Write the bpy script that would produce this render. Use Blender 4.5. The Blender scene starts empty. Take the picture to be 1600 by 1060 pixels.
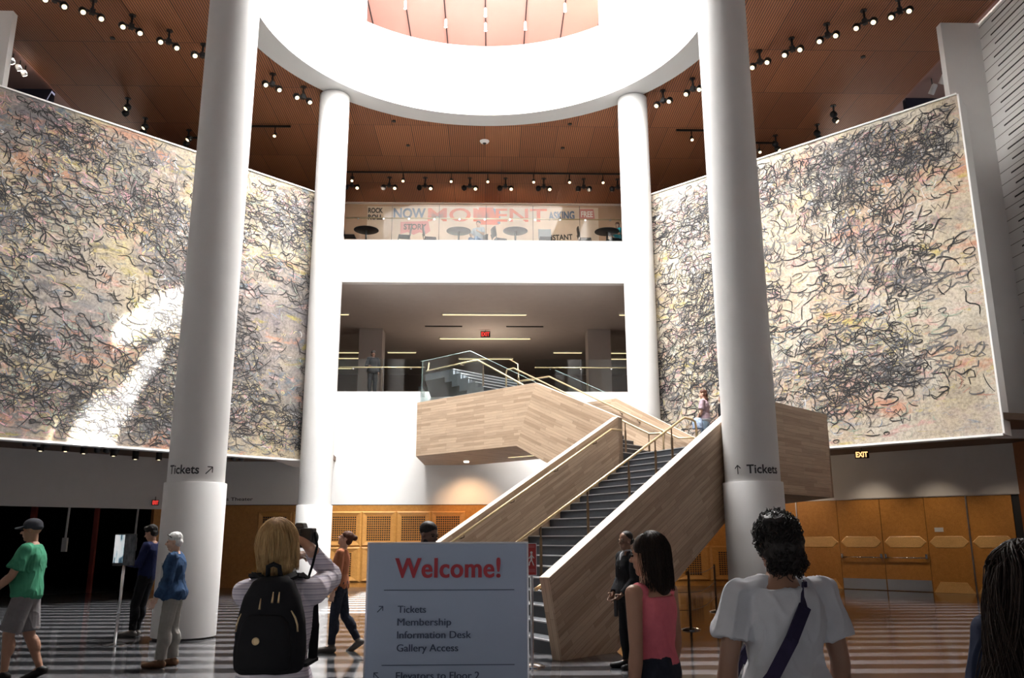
import bpy, bmesh, math, random
from mathutils import Vector, Matrix, Euler, noise as mnoise
R = math.radians
PI = math.pi
scene = bpy.context.scene
C = scene.collection

# ------------------------------------------------------------------ camera
cam_d = bpy.data.cameras.new('camera')
cam_d.sensor_width = 36.0
cam_d.lens = 36.0 * 1319.6 / 1600.0
cam_d.clip_end = 200
cam = bpy.data.objects.new('camera', cam_d)
C.objects.link(cam)
_p, _y, _r = R(13.27), R(1.484), R(-0.157)
_f = Vector((math.sin(_y) * math.cos(_p), math.cos(_y) * math.cos(_p), math.sin(_p)))
_rt = Vector((math.cos(_y), -math.sin(_y), 0))
_up = _rt.cross(_f)
_rt, _up = _rt * math.cos(_r) + _up * math.sin(_r), _up * math.cos(_r) - _rt * math.sin(_r)
_m = Matrix((( _rt.x, _up.x, -_f.x, 0.231), (_rt.y, _up.y, -_f.y, 0.0), (_rt.z, _up.z, -_f.z, 1.557), (0, 0, 0, 1)))
cam.matrix_world = _m
scene.camera = cam

# ------------------------------------------------------------------ world, sun, skylight, exposure
world = bpy.data.worlds.new('sky')
scene.world = world
world.use_nodes = True
wb = world.node_tree.nodes['Background']
wb.inputs[0].default_value = (0.80, 0.88, 1.0, 1)
wb.inputs[1].default_value = 0.045

SUN_DX, SUN_DY = -0.40, 0.25            # metres the sunlight travels sideways per metre it falls
sun_d = bpy.data.lights.new('sun', 'SUN')
sun_d.energy = 95.0
sun_d.angle = R(0.7)
sun_d.color = (1.0, 0.96, 0.9)
sun = bpy.data.objects.new('sun', sun_d)
C.objects.link(sun)
sun.rotation_euler = Vector((SUN_DX, SUN_DY, -1)).to_track_quat('-Z', 'Y').to_euler()
sun.location = (8, 12, 34)

sky_d = bpy.data.lights.new('skylight', 'AREA')
sky_d.shape = 'DISK'
sky_d.size = 10.6
sky_d.energy = 12000
sky_d.color = (1.0, 0.98, 0.96)
sky_l = bpy.data.objects.new('skylight', sky_d)
C.objects.link(sky_l)
sky_l.location = (0, 19.47, 21.2)

def lamp(name, kind, loc, energy, color=(1, 0.82, 0.6), size=0.1, aim=None, spot=70, blend=0.6):
    d = bpy.data.lights.new(name, kind)
    d.energy = energy
    d.color = color
    if kind == 'SPOT':
        d.spot_size = R(spot); d.spot_blend = blend; d.shadow_soft_size = size
    elif kind == 'POINT':
        d.shadow_soft_size = size
    elif kind == 'AREA':
        d.size = size
    o = bpy.data.objects.new(name, d)
    C.objects.link(o)
    o.location = loc
    if aim is not None:
        o.rotation_euler = (Vector(aim) - Vector(loc)).to_track_quat('-Z', 'Y').to_euler()
    return o

vs = scene.view_settings
vs.view_transform = 'Standard'
vs.look = 'None'
vs.gamma = 1.0
vs.use_curve_mapping = False
vs.exposure = 0.0
scene.cycles.use_denoising = True
scene.cycles.diffuse_bounces = 6
scene.cycles.max_bounces = 12
scene.cycles.transparent_max_bounces = 16
scene.cycles.sample_clamp_indirect = 12.0
scene.cycles.caustics_reflective = False
scene.cycles.caustics_refractive = False

# ------------------------------------------------------------------ materials
def lin(c):
    if isinstance(c, str):
        c = [int(c[i:i + 2], 16) / 255 for i in (0, 2, 4)]
        c = [x / 12.92 if x <= 0.04045 else ((x + 0.055) / 1.055) ** 2.4 for x in c]
    return (c[0], c[1], c[2], 1.0)

class NT:
    def __init__(self, name):
        self.m = bpy.data.materials.new(name)
        self.m.use_nodes = True
        self.t = self.m.node_tree
        self.b = self.t.nodes['Principled BSDF']
        self.out = self.t.nodes['Material Output']
    def n(self, typ, **kw):
        nd = self.t.nodes.new(typ)
        for k, v in kw.items():
            if k.startswith('i_'):
                nd.inputs[k[2:].replace('_', ' ')].default_value = v
            else:
                setattr(nd, k, v)
        return nd
    def l(self, a, ao, b, bi):
        self.t.links.new(a.outputs[ao], b.inputs[bi])
    def mixc(self, fac, a, b, blend='MIX'):
        nd = self.t.nodes.new('ShaderNodeMix')
        nd.data_type = 'RGBA'
        nd.blend_type = blend
        for val, i in ((fac, 0), (a, 6), (b, 7)):
            if isinstance(val, tuple) and len(val) == 2 and hasattr(val[0], 'outputs'):
                self.t.links.new(val[0].outputs[val[1]], nd.inputs[i])
            elif i == 0:
                nd.inputs[0].default_value = val
            else:
                nd.inputs[i].default_value = val
        return (nd, 2)
    def ramp(self, src, stops, interp='LINEAR'):
        nd = self.t.nodes.new('ShaderNodeValToRGB')
        cr = nd.color_ramp
        cr.interpolation = interp
        while len(cr.elements) < len(stops):
            cr.elements.new(0.5)
        for e, (p, c) in zip(cr.elements, stops):
            e.position = p; e.color = c
        self.t.links.new(src[0].outputs[src[1]], nd.inputs[0])
        return (nd, 0)
    def coord(self, what='Object', scale=(1, 1, 1), rot=(0, 0, 0)):
        tc = self.n('ShaderNodeTexCoord')
        mp = self.n('ShaderNodeMapping')
        mp.inputs['Scale'].default_value = scale
        mp.inputs['Rotation'].default_value = rot
        self.l(tc, what, mp, 0)
        return mp
    def noise(self, mp, scale, detail=4, rough=0.55, dist=0.0):
        nd = self.n('ShaderNodeTexNoise')
        nd.inputs['Scale'].default_value = scale
        nd.inputs['Detail'].default_value = detail
        nd.inputs['Roughness'].default_value = rough
        nd.inputs['Distortion'].default_value = dist
        if mp is not None:
            self.l(mp, 0, nd, 'Vector')
        return nd
    def bump(self, src, strength=0.2, dist=0.01):
        nd = self.n('ShaderNodeBump')
        nd.inputs['Strength'].default_value = strength
        nd.inputs['Distance'].default_value = dist
        self.t.links.new(src[0].outputs[src[1]], nd.inputs['Height'])
        self.l(nd, 0, self.b, 'Normal')
    def base(self, src):
        self.t.links.new(src[0].outputs[src[1]], self.b.inputs['Base Color'])

def mat(name, col, rough=0.6, metal=0.0, vary=0.0, scale=6.0, bump=0.0, bscale=60.0, stretch=(1, 1, 1), spec=0.5, coat=0.0):
    k = NT(name)
    c = lin(col)
    k.b.inputs['Base Color'].default_value = c
    k.b.inputs['Roughness'].default_value = rough
    k.b.inputs['Metallic'].default_value = metal
    k.b.inputs['Specular IOR Level'].default_value = spec
    k.b.inputs['Coat Weight'].default_value = coat
    mp = k.coord('Object', stretch)
    if vary:
        nz = k.noise(mp, scale, 5, 0.6)
        lo = tuple(x * (1 - vary) for x in c[:3]) + (1,)
        hi = tuple(min(1, x * (1 + vary)) for x in c[:3]) + (1,)
        k.base(k.ramp((nz, 0), [(0.3, lo), (0.7, hi)]))
    if bump:
        nb = k.noise(mp, bscale, 3, 0.6)
        k.bump((nb, 0), bump, 0.01)
    return k.m

def emit(name, col, strength):
    k = NT(name)
    k.b.inputs['Base Color'].default_value = lin(col)
    k.b.inputs['Emission Color'].default_value = lin(col)
    k.b.inputs['Emission Strength'].default_value = strength
    return k.m

def glass_mat(name, tint, ior=1.5, rough=0.0, frost=0.0):
    k = NT(name)
    tr = k.n('ShaderNodeBsdfTransparent'); tr.inputs[0].default_value = lin(tint)
    gl = k.n('ShaderNodeBsdfGlossy'); gl.inputs['Roughness'].default_value = rough
    fr = k.n('ShaderNodeFresnel'); fr.inputs[0].default_value = ior
    mx = k.n('ShaderNodeMixShader')
    ge = k.n('ShaderNodeNewGeometry')
    ms = k.n('ShaderNodeMath', operation='SUBTRACT'); ms.inputs[0].default_value = 1.0; k.l(ge, 'Backfacing', ms, 1)
    mm = k.n('ShaderNodeMath', operation='MULTIPLY'); k.l(fr, 0, mm, 0); k.l(ms, 0, mm, 1)
    k.l(mm, 0, mx, 0); k.l(tr, 0, mx, 1); k.l(gl, 0, mx, 2)
    last = mx
    if frost:
        df = k.n('ShaderNodeBsdfDiffuse'); df.inputs[0].default_value = (0.8, 0.85, 0.87, 1)
        m2 = k.n('ShaderNodeMixShader'); m2.inputs[0].default_value = frost
        k.l(mx, 0, m2, 1); k.l(df, 0, m2, 2)
        last = m2
    k.l(last, 0, k.out, 'Surface')
    return k.m

def plank_mat(name, c1, c2, c3, bw=1.15, rh=0.075, grain=0.25):
    k = NT(name)
    tc = k.n('ShaderNodeTexCoord')
    br = k.n('ShaderNodeTexBrick')
    br.offset = 0.37; br.offset_frequency = 2; br.squash = 0.7; br.squash_frequency = 3
    for i, v in (('Color1', lin(c1)), ('Color2', lin(c2)), ('Mortar', lin(c3))):
        br.inputs[i].default_value = v
    br.inputs['Scale'].default_value = 1.0
    br.inputs['Mortar Size'].default_value = 0.0022
    br.inputs['Mortar Smooth'].default_value = 0.3
    br.inputs['Bias'].default_value = -0.25
    br.inputs['Brick Width'].default_value = bw
    br.inputs['Row Height'].default_value = rh
    k.l(tc, 'UV', br, 'Vector')
    mp = k.n('ShaderNodeMapping'); mp.inputs['Scale'].default_value = (1.2, 26, 1)
    k.l(tc, 'UV', mp, 0)
    nz = k.noise(mp, 1.6, 5, 0.65, 0.3)
    g = k.ramp((nz, 0), [(0.3, (1 - grain, 1 - grain, 1 - grain, 1)), (0.7, (1 + grain * 0.3,) * 3 + (1,))])
    k.base(k.mixc(1.0, (br, 0), g, 'MULTIPLY'))
    k.b.inputs['Roughness'].default_value = 0.5
    k.b.inputs['Specular IOR Level'].default_value = 0.35
    return k.m

MT = {}
MT['white'] = mat('white paint', (0.80, 0.80, 0.79), 0.65, vary=0.02, scale=1.5, bump=0.02, bscale=90)
MT['column'] = mat('column plaster', (0.68, 0.68, 0.675), 0.6, vary=0.025, scale=2.0, bump=0.03, bscale=60)
MT['graywall'] = mat('grey white plaster', (0.66, 0.66, 0.67), 0.7, vary=0.03, scale=2)
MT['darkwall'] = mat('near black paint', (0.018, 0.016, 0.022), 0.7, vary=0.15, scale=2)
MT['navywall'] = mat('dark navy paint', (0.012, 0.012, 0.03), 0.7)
MT['soffit'] = mat('brown soffit', (0.13, 0.075, 0.045), 0.6, vary=0.1, scale=3)
MT['outceil'] = mat('mauve ceiling', (0.34, 0.22, 0.20), 0.7)
MT['greyceil'] = mat('grey ceiling', (0.60, 0.56, 0.53), 0.75, vary=0.03, scale=3)
MT['taupe'] = mat('taupe wall', (0.20, 0.145, 0.12), 0.7, vary=0.06, scale=2)
MT['steel'] = mat('brushed steel', (0.62, 0.62, 0.64), 0.28, 1.0, vary=0.08, scale=30, stretch=(1, 1, 12))
MT['chrome'] = mat('chrome', (0.75, 0.75, 0.76), 0.12, 1.0)
MT['brass'] = mat('pale brass', (0.60, 0.45, 0.26), 0.36, 0.6, vary=0.05)
MT['bronze'] = mat('dark bronze', (0.16, 0.11, 0.07), 0.4, 0.8)
MT['black'] = mat('black metal', (0.012, 0.012, 0.013), 0.45)
MT['blackplastic'] = mat('black plastic', (0.015, 0.015, 0.017), 0.4)
MT['treadstone'] = mat('charcoal stone', (0.040, 0.045, 0.054), 0.55, vary=0.12, scale=14)
MT['nosing'] = mat('pale metal strip', (0.55, 0.56, 0.58), 0.35, 0.6)
MT['glass'] = glass_mat('clear glass', (0.93, 0.97, 0.97))
MT['glassedge'] = mat('glass edge', (0.35, 0.50, 0.48), 0.2)
MT['lampwarm'] = emit('warm lamp face', (1.0, 0.78, 0.48), 2.4)
MT['lampwhite'] = emit('white lamp face', (1.0, 0.86, 0.72), 18)
MT['strip'] = emit('light strip', (1.0, 0.83, 0.46), 1.25)
MT['exitred'] = emit('red exit letters', (1.0, 0.06, 0.05), 1.1)
MT['exitamber'] = emit('amber exit letters', (1.0, 0.55, 0.22), 2.0)
MT['ink'] = mat('dark grey lettering', (0.035, 0.035, 0.04), 0.6)
MT['plank'] = plank_mat('maple planks', (0.58, 0.435, 0.31), (0.37, 0.255, 0.17), (0.22, 0.15, 0.10))
MT['plank_toplit'] = plank_mat('maple planks toplit tone', (0.80, 0.71, 0.61), (0.76, 0.67, 0.57), (0.6, 0.5, 0.4))  # same maple, paler to put the light from above into the colour

# orange maple panelling
def veneer(name, col, col2, sc=(9, 9, 9)):
    k = NT(name)
    mp = k.coord('Object', sc)
    n1 = k.noise(mp, 1.0, 6, 0.7, 0.4)
    n2 = k.noise(k.coord('Object', (60, 60, 40)), 1.0, 2, 0.6)
    a = k.ramp((n1, 0), [(0.3, lin(col2)), (0.7, lin(col))])
    b = k.ramp((n2, 0), [(0.35, (0.82, 0.8, 0.76, 1)), (0.65, (1.06, 1.06, 1.06, 1))])
    k.base(k.mixc(1.0, a, b, 'MULTIPLY'))
    k.b.inputs['Roughness'].default_value = 0.35
    return k.m
MT['veneer'] = veneer('orange maple veneer', (0.56, 0.26, 0.060), (0.42, 0.18, 0.036))
MT['veneerlight'] = veneer('light maple veneer', (0.64, 0.33, 0.095), (0.52, 0.25, 0.065), (3, 3, 8))
MT['veneerband'] = veneer('pale maple band', (0.80, 0.50, 0.20), (0.68, 0.40, 0.15), (4, 4, 8))
MT['veneerdark'] = veneer('red brown veneer', (0.28, 0.095, 0.025), (0.2, 0.06, 0.015))

# floor: dark granite with light bands across the hall
k = NT('banded granite floor')
mp = k.coord('Object')
sep = k.n('ShaderNodeSeparateXYZ'); k.l(mp, 0, sep, 0)
m1 = k.n('ShaderNodeMath', operation='DIVIDE'); k.l(sep, 'Y', m1, 0); m1.inputs[1].default_value = 0.72
m2 = k.n('ShaderNodeMath', operation='FRACT'); k.l(m1, 0, m2, 0)
band = k.ramp((m2, 0), [(0.0, (0, 0, 0, 1)), (0.50, (1, 1, 1, 1)), (0.985, (0, 0, 0, 1))], 'CONSTANT')
nz = k.noise(k.coord('Object', (1, 1, 1)), 90, 3, 0.7)
gd = k.ramp((nz, 0), [(0.3, (0.010, 0.011, 0.012, 1)), (0.75, (0.028, 0.029, 0.032, 1))])
gl = k.ramp((nz, 0), [(0.3, (0.088, 0.088, 0.095, 1)), (0.75, (0.145, 0.145, 0.153, 1))])
k.base(k.mixc(band, gd, gl))
k.b.inputs['Roughness'].default_value = 0.11
k.b.inputs['Specular IOR Level'].default_value = 0.22
MT['floor'] = k.m

# wood slat ceiling
k = NT('slatted wood ceiling')
mp = k.coord('Object')
sep = k.n('ShaderNodeSeparateXYZ'); k.l(mp, 0, sep, 0)
m1 = k.n('ShaderNodeMath', operation='DIVIDE'); k.l(sep, 'X', m1, 0); m1.inputs[1].default_value = 0.07
m2 = k.n('ShaderNodeMath', operation='FRACT'); k.l(m1, 0, m2, 0)
sl = k.ramp((m2, 0), [(0.0, (0.25, 0.22, 0.2, 1)), (0.28, (0.3, 0.27, 0.25, 1)), (0.38, (1, 1, 1, 1)), (0.92, (1, 1, 1, 1)), (1.0, (0.25, 0.22, 0.2, 1))])
br = k.n('ShaderNodeTexBrick'); br.offset = 0.5
for i, v in (('Color1', (0.40, 0.155, 0.064, 1)), ('Color2', (0.29, 0.104, 0.042, 1)), ('Mortar', (0.10, 0.04, 0.02, 1))):
    br.inputs[i].default_value = v
br.inputs['Scale'].default_value = 1; br.inputs['Mortar Size'].default_value = 0.012
br.inputs['Brick Width'].default_value = 1.26; br.inputs['Row Height'].default_value = 2.4
k.l(mp, 0, br, 'Vector')
k.base(k.mixc(1.0, (br, 0), sl, 'MULTIPLY'))
k.bump(sl, 0.5, 0.03)
k.b.inputs['Roughness'].default_value = 0.55
MT['ceiling'] = k.m

# ------------------------------------------------------------------ mesh helpers
class MB:
    """collects shapes, then links them as one mesh object"""
    def __init__(self):
        self.bm = bmesh.new()
        self.uv = self.bm.loops.layers.uv.new('UVMap')
    def face(self, pts, uvs=None):
        vs_ = [self.bm.verts.new(p) for p in pts]
        try:
            f = self.bm.faces.new(vs_)
        except ValueError:
            return None
        if uvs:
            for lp, u in zip(f.loops, uvs):
                lp[self.uv].uv = u
        return f
    def box(self, x0, x1, y0, y1, z0, z1, mtx=None):
        v = [Vector((x, y, z)) for z in (z0, z1) for y in (y0, y1) for x in (x0, x1)]
        if mtx is not None:
            v = [mtx @ p for p in v]
        v = [self.bm.verts.new(p) for p in v]
        for q in ((0, 2, 3, 1), (4, 5, 7, 6), (0, 1, 5, 4), (2, 6, 7, 3), (0, 4, 6, 2), (1, 3, 7, 5)):
            f = self.bm.faces.new([v[i] for i in q])
        return self
    def prism(self, poly, z0, z1, mtx=None):
        """poly: list of (x, y), counter-clockwise; extruded from z0 to z1"""
        n = len(poly)
        a = [Vector((p[0], p[1], z0)) for p in poly]
        b = [Vector((p[0], p[1], z1)) for p in poly]
        if mtx is not None:
            a = [mtx @ p for p in a]; b = [mtx @ p for p in b]
        a = [self.bm.verts.new(p) for p in a]; b = [self.bm.verts.new(p) for p in b]
        self.bm.faces.new(a[::-1]); self.bm.faces.new(b)
        for i in range(n):
            j = (i + 1) % n
            self.bm.faces.new((a[i], a[j], b[j], b[i]))
        return self
    def hexa(self, p):
        """eight corners: bottom 0-3 counter-clockwise, top 4-7"""
        v = [self.bm.verts.new(q) for q in p]
        for q in ((3, 2, 1, 0), (4, 5, 6, 7), (0, 1, 5, 4), (1, 2, 6, 5), (2, 3, 7, 6), (3, 0, 4, 7)):
            self.bm.faces.new([v[i] for i in q])
        return self
    def tube(self, pts, r, seg=8, caps=True, radii=None):
        pts = [Vector(p) for p in pts]
        n = len(pts)
        rings = []
        prev = None
        for i, p in enumerate(pts):
            if i == 0: d = pts[1] - p
            elif i == n - 1: d = p - pts[i - 1]
            else: d = (pts[i + 1] - p).normalized() + (p - pts[i - 1]).normalized()
            if d.length < 1e-9: d = Vector((0, 0, 1))
            d.normalize()
            if prev is None:
                a = d.cross(Vector((0, 0, 1)))
                if a.length < 1e-3: a = d.cross(Vector((1, 0, 0)))
            else:
                a = prev - d * prev.dot(d)
                if a.length < 1e-6: a = d.orthogonal()
            a.normalize(); prev = a
            b = d.cross(a)
            rr = radii[i] if radii else r
            k_ = 1.0
            if 0 < i < n - 1:
                c_ = max(0.35, d.dot((pts[i + 1] - p).normalized()))
                k_ = 1.0 / c_ if not radii else 1.0
                k_ = min(k_, 1.6)
            rings.append([self.bm.verts.new(p + (a * math.cos(2 * PI * j / seg) + b * math.sin(2 * PI * j / seg)) * rr) for j in range(seg)])
        for i in range(n - 1):
            for j in range(seg):
                k2 = (j + 1) % seg
                self.bm.faces.new((rings[i][j], rings[i][k2], rings[i + 1][k2], rings[i + 1][j]))
        if caps:
            self.bm.faces.new(rings[0][::-1]); self.bm.faces.new(rings[-1])
        return self
    def lathe(self, prof, seg=32, c=(0, 0), mtx=None, closed=True):
        """prof: list of (radius, z)"""
        rings = []
        for r, z in prof:
            ring = []
            for j in range(seg):
                p = Vector((c[0] + r * math.cos(2 * PI * j / seg), c[1] + r * math.sin(2 * PI * j / seg), z))
                ring.append(self.bm.verts.new(mtx @ p if mtx is not None else p))
            rings.append(ring)
        for i in range(len(rings) - 1):
            for j in range(seg):
                k2 = (j + 1) % seg
                self.bm.faces.new((rings[i][j], rings[i][k2], rings[i + 1][k2], rings[i + 1][j]))
        if closed:
            self.bm.faces.new(rings[0][::-1]); self.bm.faces.new(rings[-1])
        return self
    def ell(self, c, r, rot=None, u=16, v=10):
        m = Matrix.Translation(Vector(c))
        if rot is not None:
            m = m @ rot.to_4x4()
        m = m @ Matrix.Diagonal((r[0], r[1], r[2], 1))
        bmesh.ops.create_uvsphere(self.bm, u_segments=u, v_segments=v, radius=1.0, matrix=m)
        return self
    def rc(self, a, b, ra, rb, seg=14, rings=4):
        """round cone: closed capsule with two radii"""
        a = Vector(a); b = Vector(b)
        d = b - a
        L = max(d.length, 1e-6)
        q = d.to_track_quat('Z', 'Y').to_matrix().to_4x4()
        prof = []
        for i in range(rings + 1):
            t = -PI / 2 + PI / 2 * i / rings
            prof.append((max(1e-4, ra * math.cos(t)), ra * math.sin(t)))
        for i in range(rings + 1):
            t = PI / 2 * i / rings
            prof.append((max(1e-4, rb * math.cos(t)), L + rb * math.sin(t)))
        self.lathe(prof, seg, (0, 0), Matrix.Translation(a) @ q)
        return self
    def cone(self, a, b, ra, rb, seg=20):
        """cone with flat ends"""
        a = Vector(a); b = Vector(b); d = b - a
        q = d.to_track_quat('Z', 'Y').to_matrix().to_4x4()
        self.lathe([(ra, 0.0), (ra * 0.5 + rb * 0.5, d.length * 0.5), (rb, d.length)], seg, (0, 0), Matrix.Translation(a) @ q)
        return self
    def loft(self, rings, seg=24):
        """rings: list of (centre, rx, ry, axis_x, axis_y)"""
        rv = []
        for c, rx, ry, ax, ay in rings:
            ring = []
            for j in range(seg):
                t = 2 * PI * j / seg
                cx, sy = math.cos(t), math.sin(t)
                e = 0.86
                ring.append(self.bm.verts.new(Vector(c) + ax * (rx * math.copysign(abs(cx) ** e, cx)) + ay * (ry * math.copysign(abs(sy) ** e, sy))))
            rv.append(ring)
        for i in range(len(rv) - 1):
            for j in range(seg):
                k2 = (j + 1) % seg
                self.bm.faces.new((rv[i][j], rv[i][k2], rv[i + 1][k2], rv[i + 1][j]))
        self.bm.faces.new(rv[0][::-1]); self.bm.faces.new(rv[-1])
        return self
    def build(self, name, m, parent=None, smooth=False, bevel=0.0, recalc=True):
        if recalc:
            bmesh.ops.recalc_face_normals(self.bm, faces=self.bm.faces)
        me = bpy.data.meshes.new(name)
        self.bm.to_mesh(me); self.bm.free()
        if smooth is True:
            for p in me.polygons: p.use_smooth = True
        elif smooth:
            me.polygons.foreach_set('use_smooth', [True] * len(me.polygons))
            try: me.set_sharp_from_angle(angle=R(smooth))
            except Exception: pass
        o = bpy.data.objects.new(name, me)
        C.objects.link(o)
        me.materials.append(MT[m] if isinstance(m, str) else m)
        if parent is not None:
            o.parent = parent
        if bevel:
            md = o.modifiers.new('bevel', 'BEVEL'); md.width = bevel; md.segments = 2; md.limit_method = 'ANGLE'; md.angle_limit = R(40)
        return o

def fuse(mb, name, m, parent, voxel=0.006, smooth_it=3, disp=None, factor=0.5, ridge=0.0):
    """melts overlapping closed shapes into one continuous surface"""
    bmesh.ops.recalc_face_normals(mb.bm, faces=mb.bm.faces)
    me = bpy.data.meshes.new(name)
    mb.bm.to_mesh(me); mb.bm.free()
    o = bpy.data.objects.new(name, me)
    C.objects.link(o)
    md = o.modifiers.new('remesh', 'REMESH'); md.mode = 'VOXEL'; md.voxel_size = voxel; md.use_smooth_shade = True
    if smooth_it:
        sm = o.modifiers.new('smooth', 'SMOOTH'); sm.iterations = smooth_it; sm.factor = factor
    dg = bpy.context.evaluated_depsgraph_get()
    dg.update()
    me2 = bpy.data.meshes.new_from_object(o.evaluated_get(dg))
    o.modifiers.clear()
    old = o.data
    o.data = me2
    bpy.data.meshes.remove(old)
    me2.name = name
    if disp:
        amp, sc, stretch = disp
        nrm = [v.normal.copy() for v in me2.vertices]
        for v, n_ in zip(me2.vertices, nrm):
            q = Vector((v.co.x * stretch[0], v.co.y * stretch[1], v.co.z * stretch[2])) * sc
            w = mnoise.noise(q) + 0.5 * mnoise.noise(q * 2.1)
            if ridge:
                w += ridge * (1 - abs(mnoise.noise(q * 1.6 + Vector((7, 3, 1))))) ** 6
            v.co += n_ * (amp * w)
    me2.polygons.foreach_set('use_smooth', [True] * len(me2.polygons))
    me2.materials.clear(); me2.materials.append(MT[m] if isinstance(m, str) else m)
    o.parent = parent
    return o

def text_polys(s, size, bold=0.0, align='LEFT', spacing=1.0):
    cu = bpy.data.curves.new('lettering', 'FONT')
    cu.body = s; cu.size = size; cu.offset = bold; cu.align_x = align
    cu.space_character = spacing
    cu.resolution_u = 4
    o = bpy.data.objects.new('lettering', cu)
    C.objects.link(o)
    dg = bpy.context.evaluated_depsgraph_get(); dg.update()
    me = bpy.data.meshes.new_from_object(o.evaluated_get(dg))
    vs_ = [tuple(v.co) for v in me.vertices]
    fs = [tuple(p.vertices) for p in me.polygons]
    bpy.data.objects.remove(o); bpy.data.curves.remove(cu); bpy.data.meshes.remove(me)
    return vs_, fs

def add_text(mb, s, size, fn, bold=0.0, width=None, spacing=1.0):
    """fn maps text-plane (x, y) to a 3D point; width stretches the line to a given length"""
    vs_, fs = text_polys(s, size, bold, 'LEFT', spacing)
    x0 = min(v[0] for v in vs_); x1 = max(v[0] for v in vs_)
    kx = width / (x1 - x0) if width else 1.0
    vs_ = [((v[0] - x0) * kx, v[1]) for v in vs_]
    vv = [mb.bm.verts.new(fn(v[0], v[1])) for v in vs_]
    for f in fs:
        try: mb.bm.faces.new([vv[i] for i in f])
        except ValueError: pass

def stroke(mb, pts, w, fn):
    """a flat stroke of width w along 2D points, placed by fn"""
    P = [Vector((p[0], p[1], 0)) for p in pts]
    L, Rr = [], []
    for i, p in enumerate(P):
        d = (P[min(i + 1, len(P) - 1)] - P[max(i - 1, 0)])
        if d.length < 1e-9: d = Vector((1, 0, 0))
        d.normalize()
        n_ = Vector((-d.y, d.x, 0)) * (w[i] if isinstance(w, (list, tuple)) else w) * 0.5
        L.append(mb.bm.verts.new(fn((p + n_).x, (p + n_).y))); Rr.append(mb.bm.verts.new(fn((p - n_).x, (p - n_).y)))
    for i in range(len(P) - 1):
        mb.bm.faces.new((L[i], Rr[i], Rr[i + 1], L[i + 1]))

def tag(o, label=None, cat=None, group=None, kind=None):
    if label: o['label'] = label
    if cat: o['category'] = cat
    if group: o['group'] = group
    if kind: o['kind'] = kind
    return o

def thing(name, label, cat, loc=(0, 0, 0), rotz=0.0, group=None):
    o = bpy.data.objects.new(name, None)
    C.objects.link(o)
    o.empty_display_size = 0.2
    o.location = loc; o.rotation_euler = (0, 0, rotz)
    return tag(o, label, cat, group)

def struct(mb, name, m, label=None, smooth=False, recalc=True):
    o = mb.build(name, m, None, smooth, recalc=recalc)
    o['kind'] = 'structure'
    if label: o['label'] = label
    return o

def dup(root, loc, rotz=None, label=None, group=None):
    def cp(o, parent):
        c = o.copy(); C.objects.link(c)
        if parent is not None: c.parent = parent
        for ch in list(o.children): cp(ch, c)
        return c
    r = cp(root, None)
    r.location = loc
    if rotz is not None: r.rotation_euler = (0, 0, rotz)
    if label: r['label'] = label
    if group: r['group'] = group
    return r
# ================================================================== the setting
S2 = math.sqrt(2.0)
CEIL = 15.26
RING_R, RING_Y = 6.02, 19.47
WALL_Y = 28.93
MURAL_C = 29.766
LOW_C = 38.0

b = MB(); b.box(-24, 24, -6, 33.0, -0.3, 0.0)
struct(b, 'floor', 'floor', 'dark granite floor crossed by pale grey bands')

# --- main slatted ceiling with the round opening
def ceiling_sheet():
    b = MB()
    seg = 72
    ro = 6.8
    inner = [b.bm.verts.new((ro * math.sin(2 * PI * i / seg), RING_Y + ro * math.cos(2 * PI * i / seg), CEIL)) for i in range(seg)]
    xs, y0, y1 = 13.45, -4.0, 33.2
    outer = []
    for i in range(seg):
        a = 2 * PI * i / seg
        sx, sy = math.sin(a), math.cos(a)
        t = 1e9
        if abs(sx) > 1e-6: t = min(t, xs / abs(sx))
        if sy > 1e-6: t = min(t, (y1 - RING_Y) / sy)
        if sy < -1e-6: t = min(t, (RING_Y - y0) / -sy)
        outer.append(b.bm.verts.new((t * sx, RING_Y + t * sy, CEIL)))
    for i in range(seg):
        j = (i + 1) % seg
        b.bm.faces.new((inner[i], inner[j], outer[j], outer[i]))
    for cx, cy in ((xs, y1), (xs, y0), (-xs, y0), (-xs, y1)):
        best = min(range(seg), key=lambda i: (outer[i].co.x / xs - cx / xs) ** 2 + ((outer[i].co.y - cy) / 12) ** 2)
        # corner triangle between neighbours
        i = best
        c = b.bm.verts.new((cx, cy, CEIL))
        lo, hi = (i - 1) % seg, (i + 1) % seg
        for p, q in ((lo, i), (i, hi)):
            A, B_ = outer[p].co, outer[q].co
            if not (abs(A.x - B_.x) < 1e-4 or abs(A.y - B_.y) < 1e-4):
                b.bm.faces.new((outer[p], outer[q], c))
    for f in b.bm.faces:
        if f.normal.z > 0: f.normal_flip()
    return b
struct(ceiling_sheet(), 'ceiling', 'ceiling', 'brown slatted wood ceiling around the round opening', recalc=False)

b = MB()
for s in (-1, 1):
    x0, x1 = sorted((s * 13.47, s * 24))
    b.box(x0, x1, -4, 33.2, CEIL + 0.02, CEIL + 0.15)
struct(b, 'ceiling_outer', 'outceil', 'mauve grey ceiling beyond the slatted ceiling')
b = MB()
b.box(-13.5, 13.5, 33.2, 34.2, CEIL - 0.02, CEIL + 0.15)
struct(b, 'trim_1', 'white', 'pale beam where the slatted ceiling ends')
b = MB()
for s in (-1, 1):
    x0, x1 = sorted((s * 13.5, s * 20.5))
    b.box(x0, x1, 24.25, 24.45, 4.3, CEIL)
struct(b, 'wall_upper_dark', 'navywall', 'dark wall above and behind the paintings')

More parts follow.
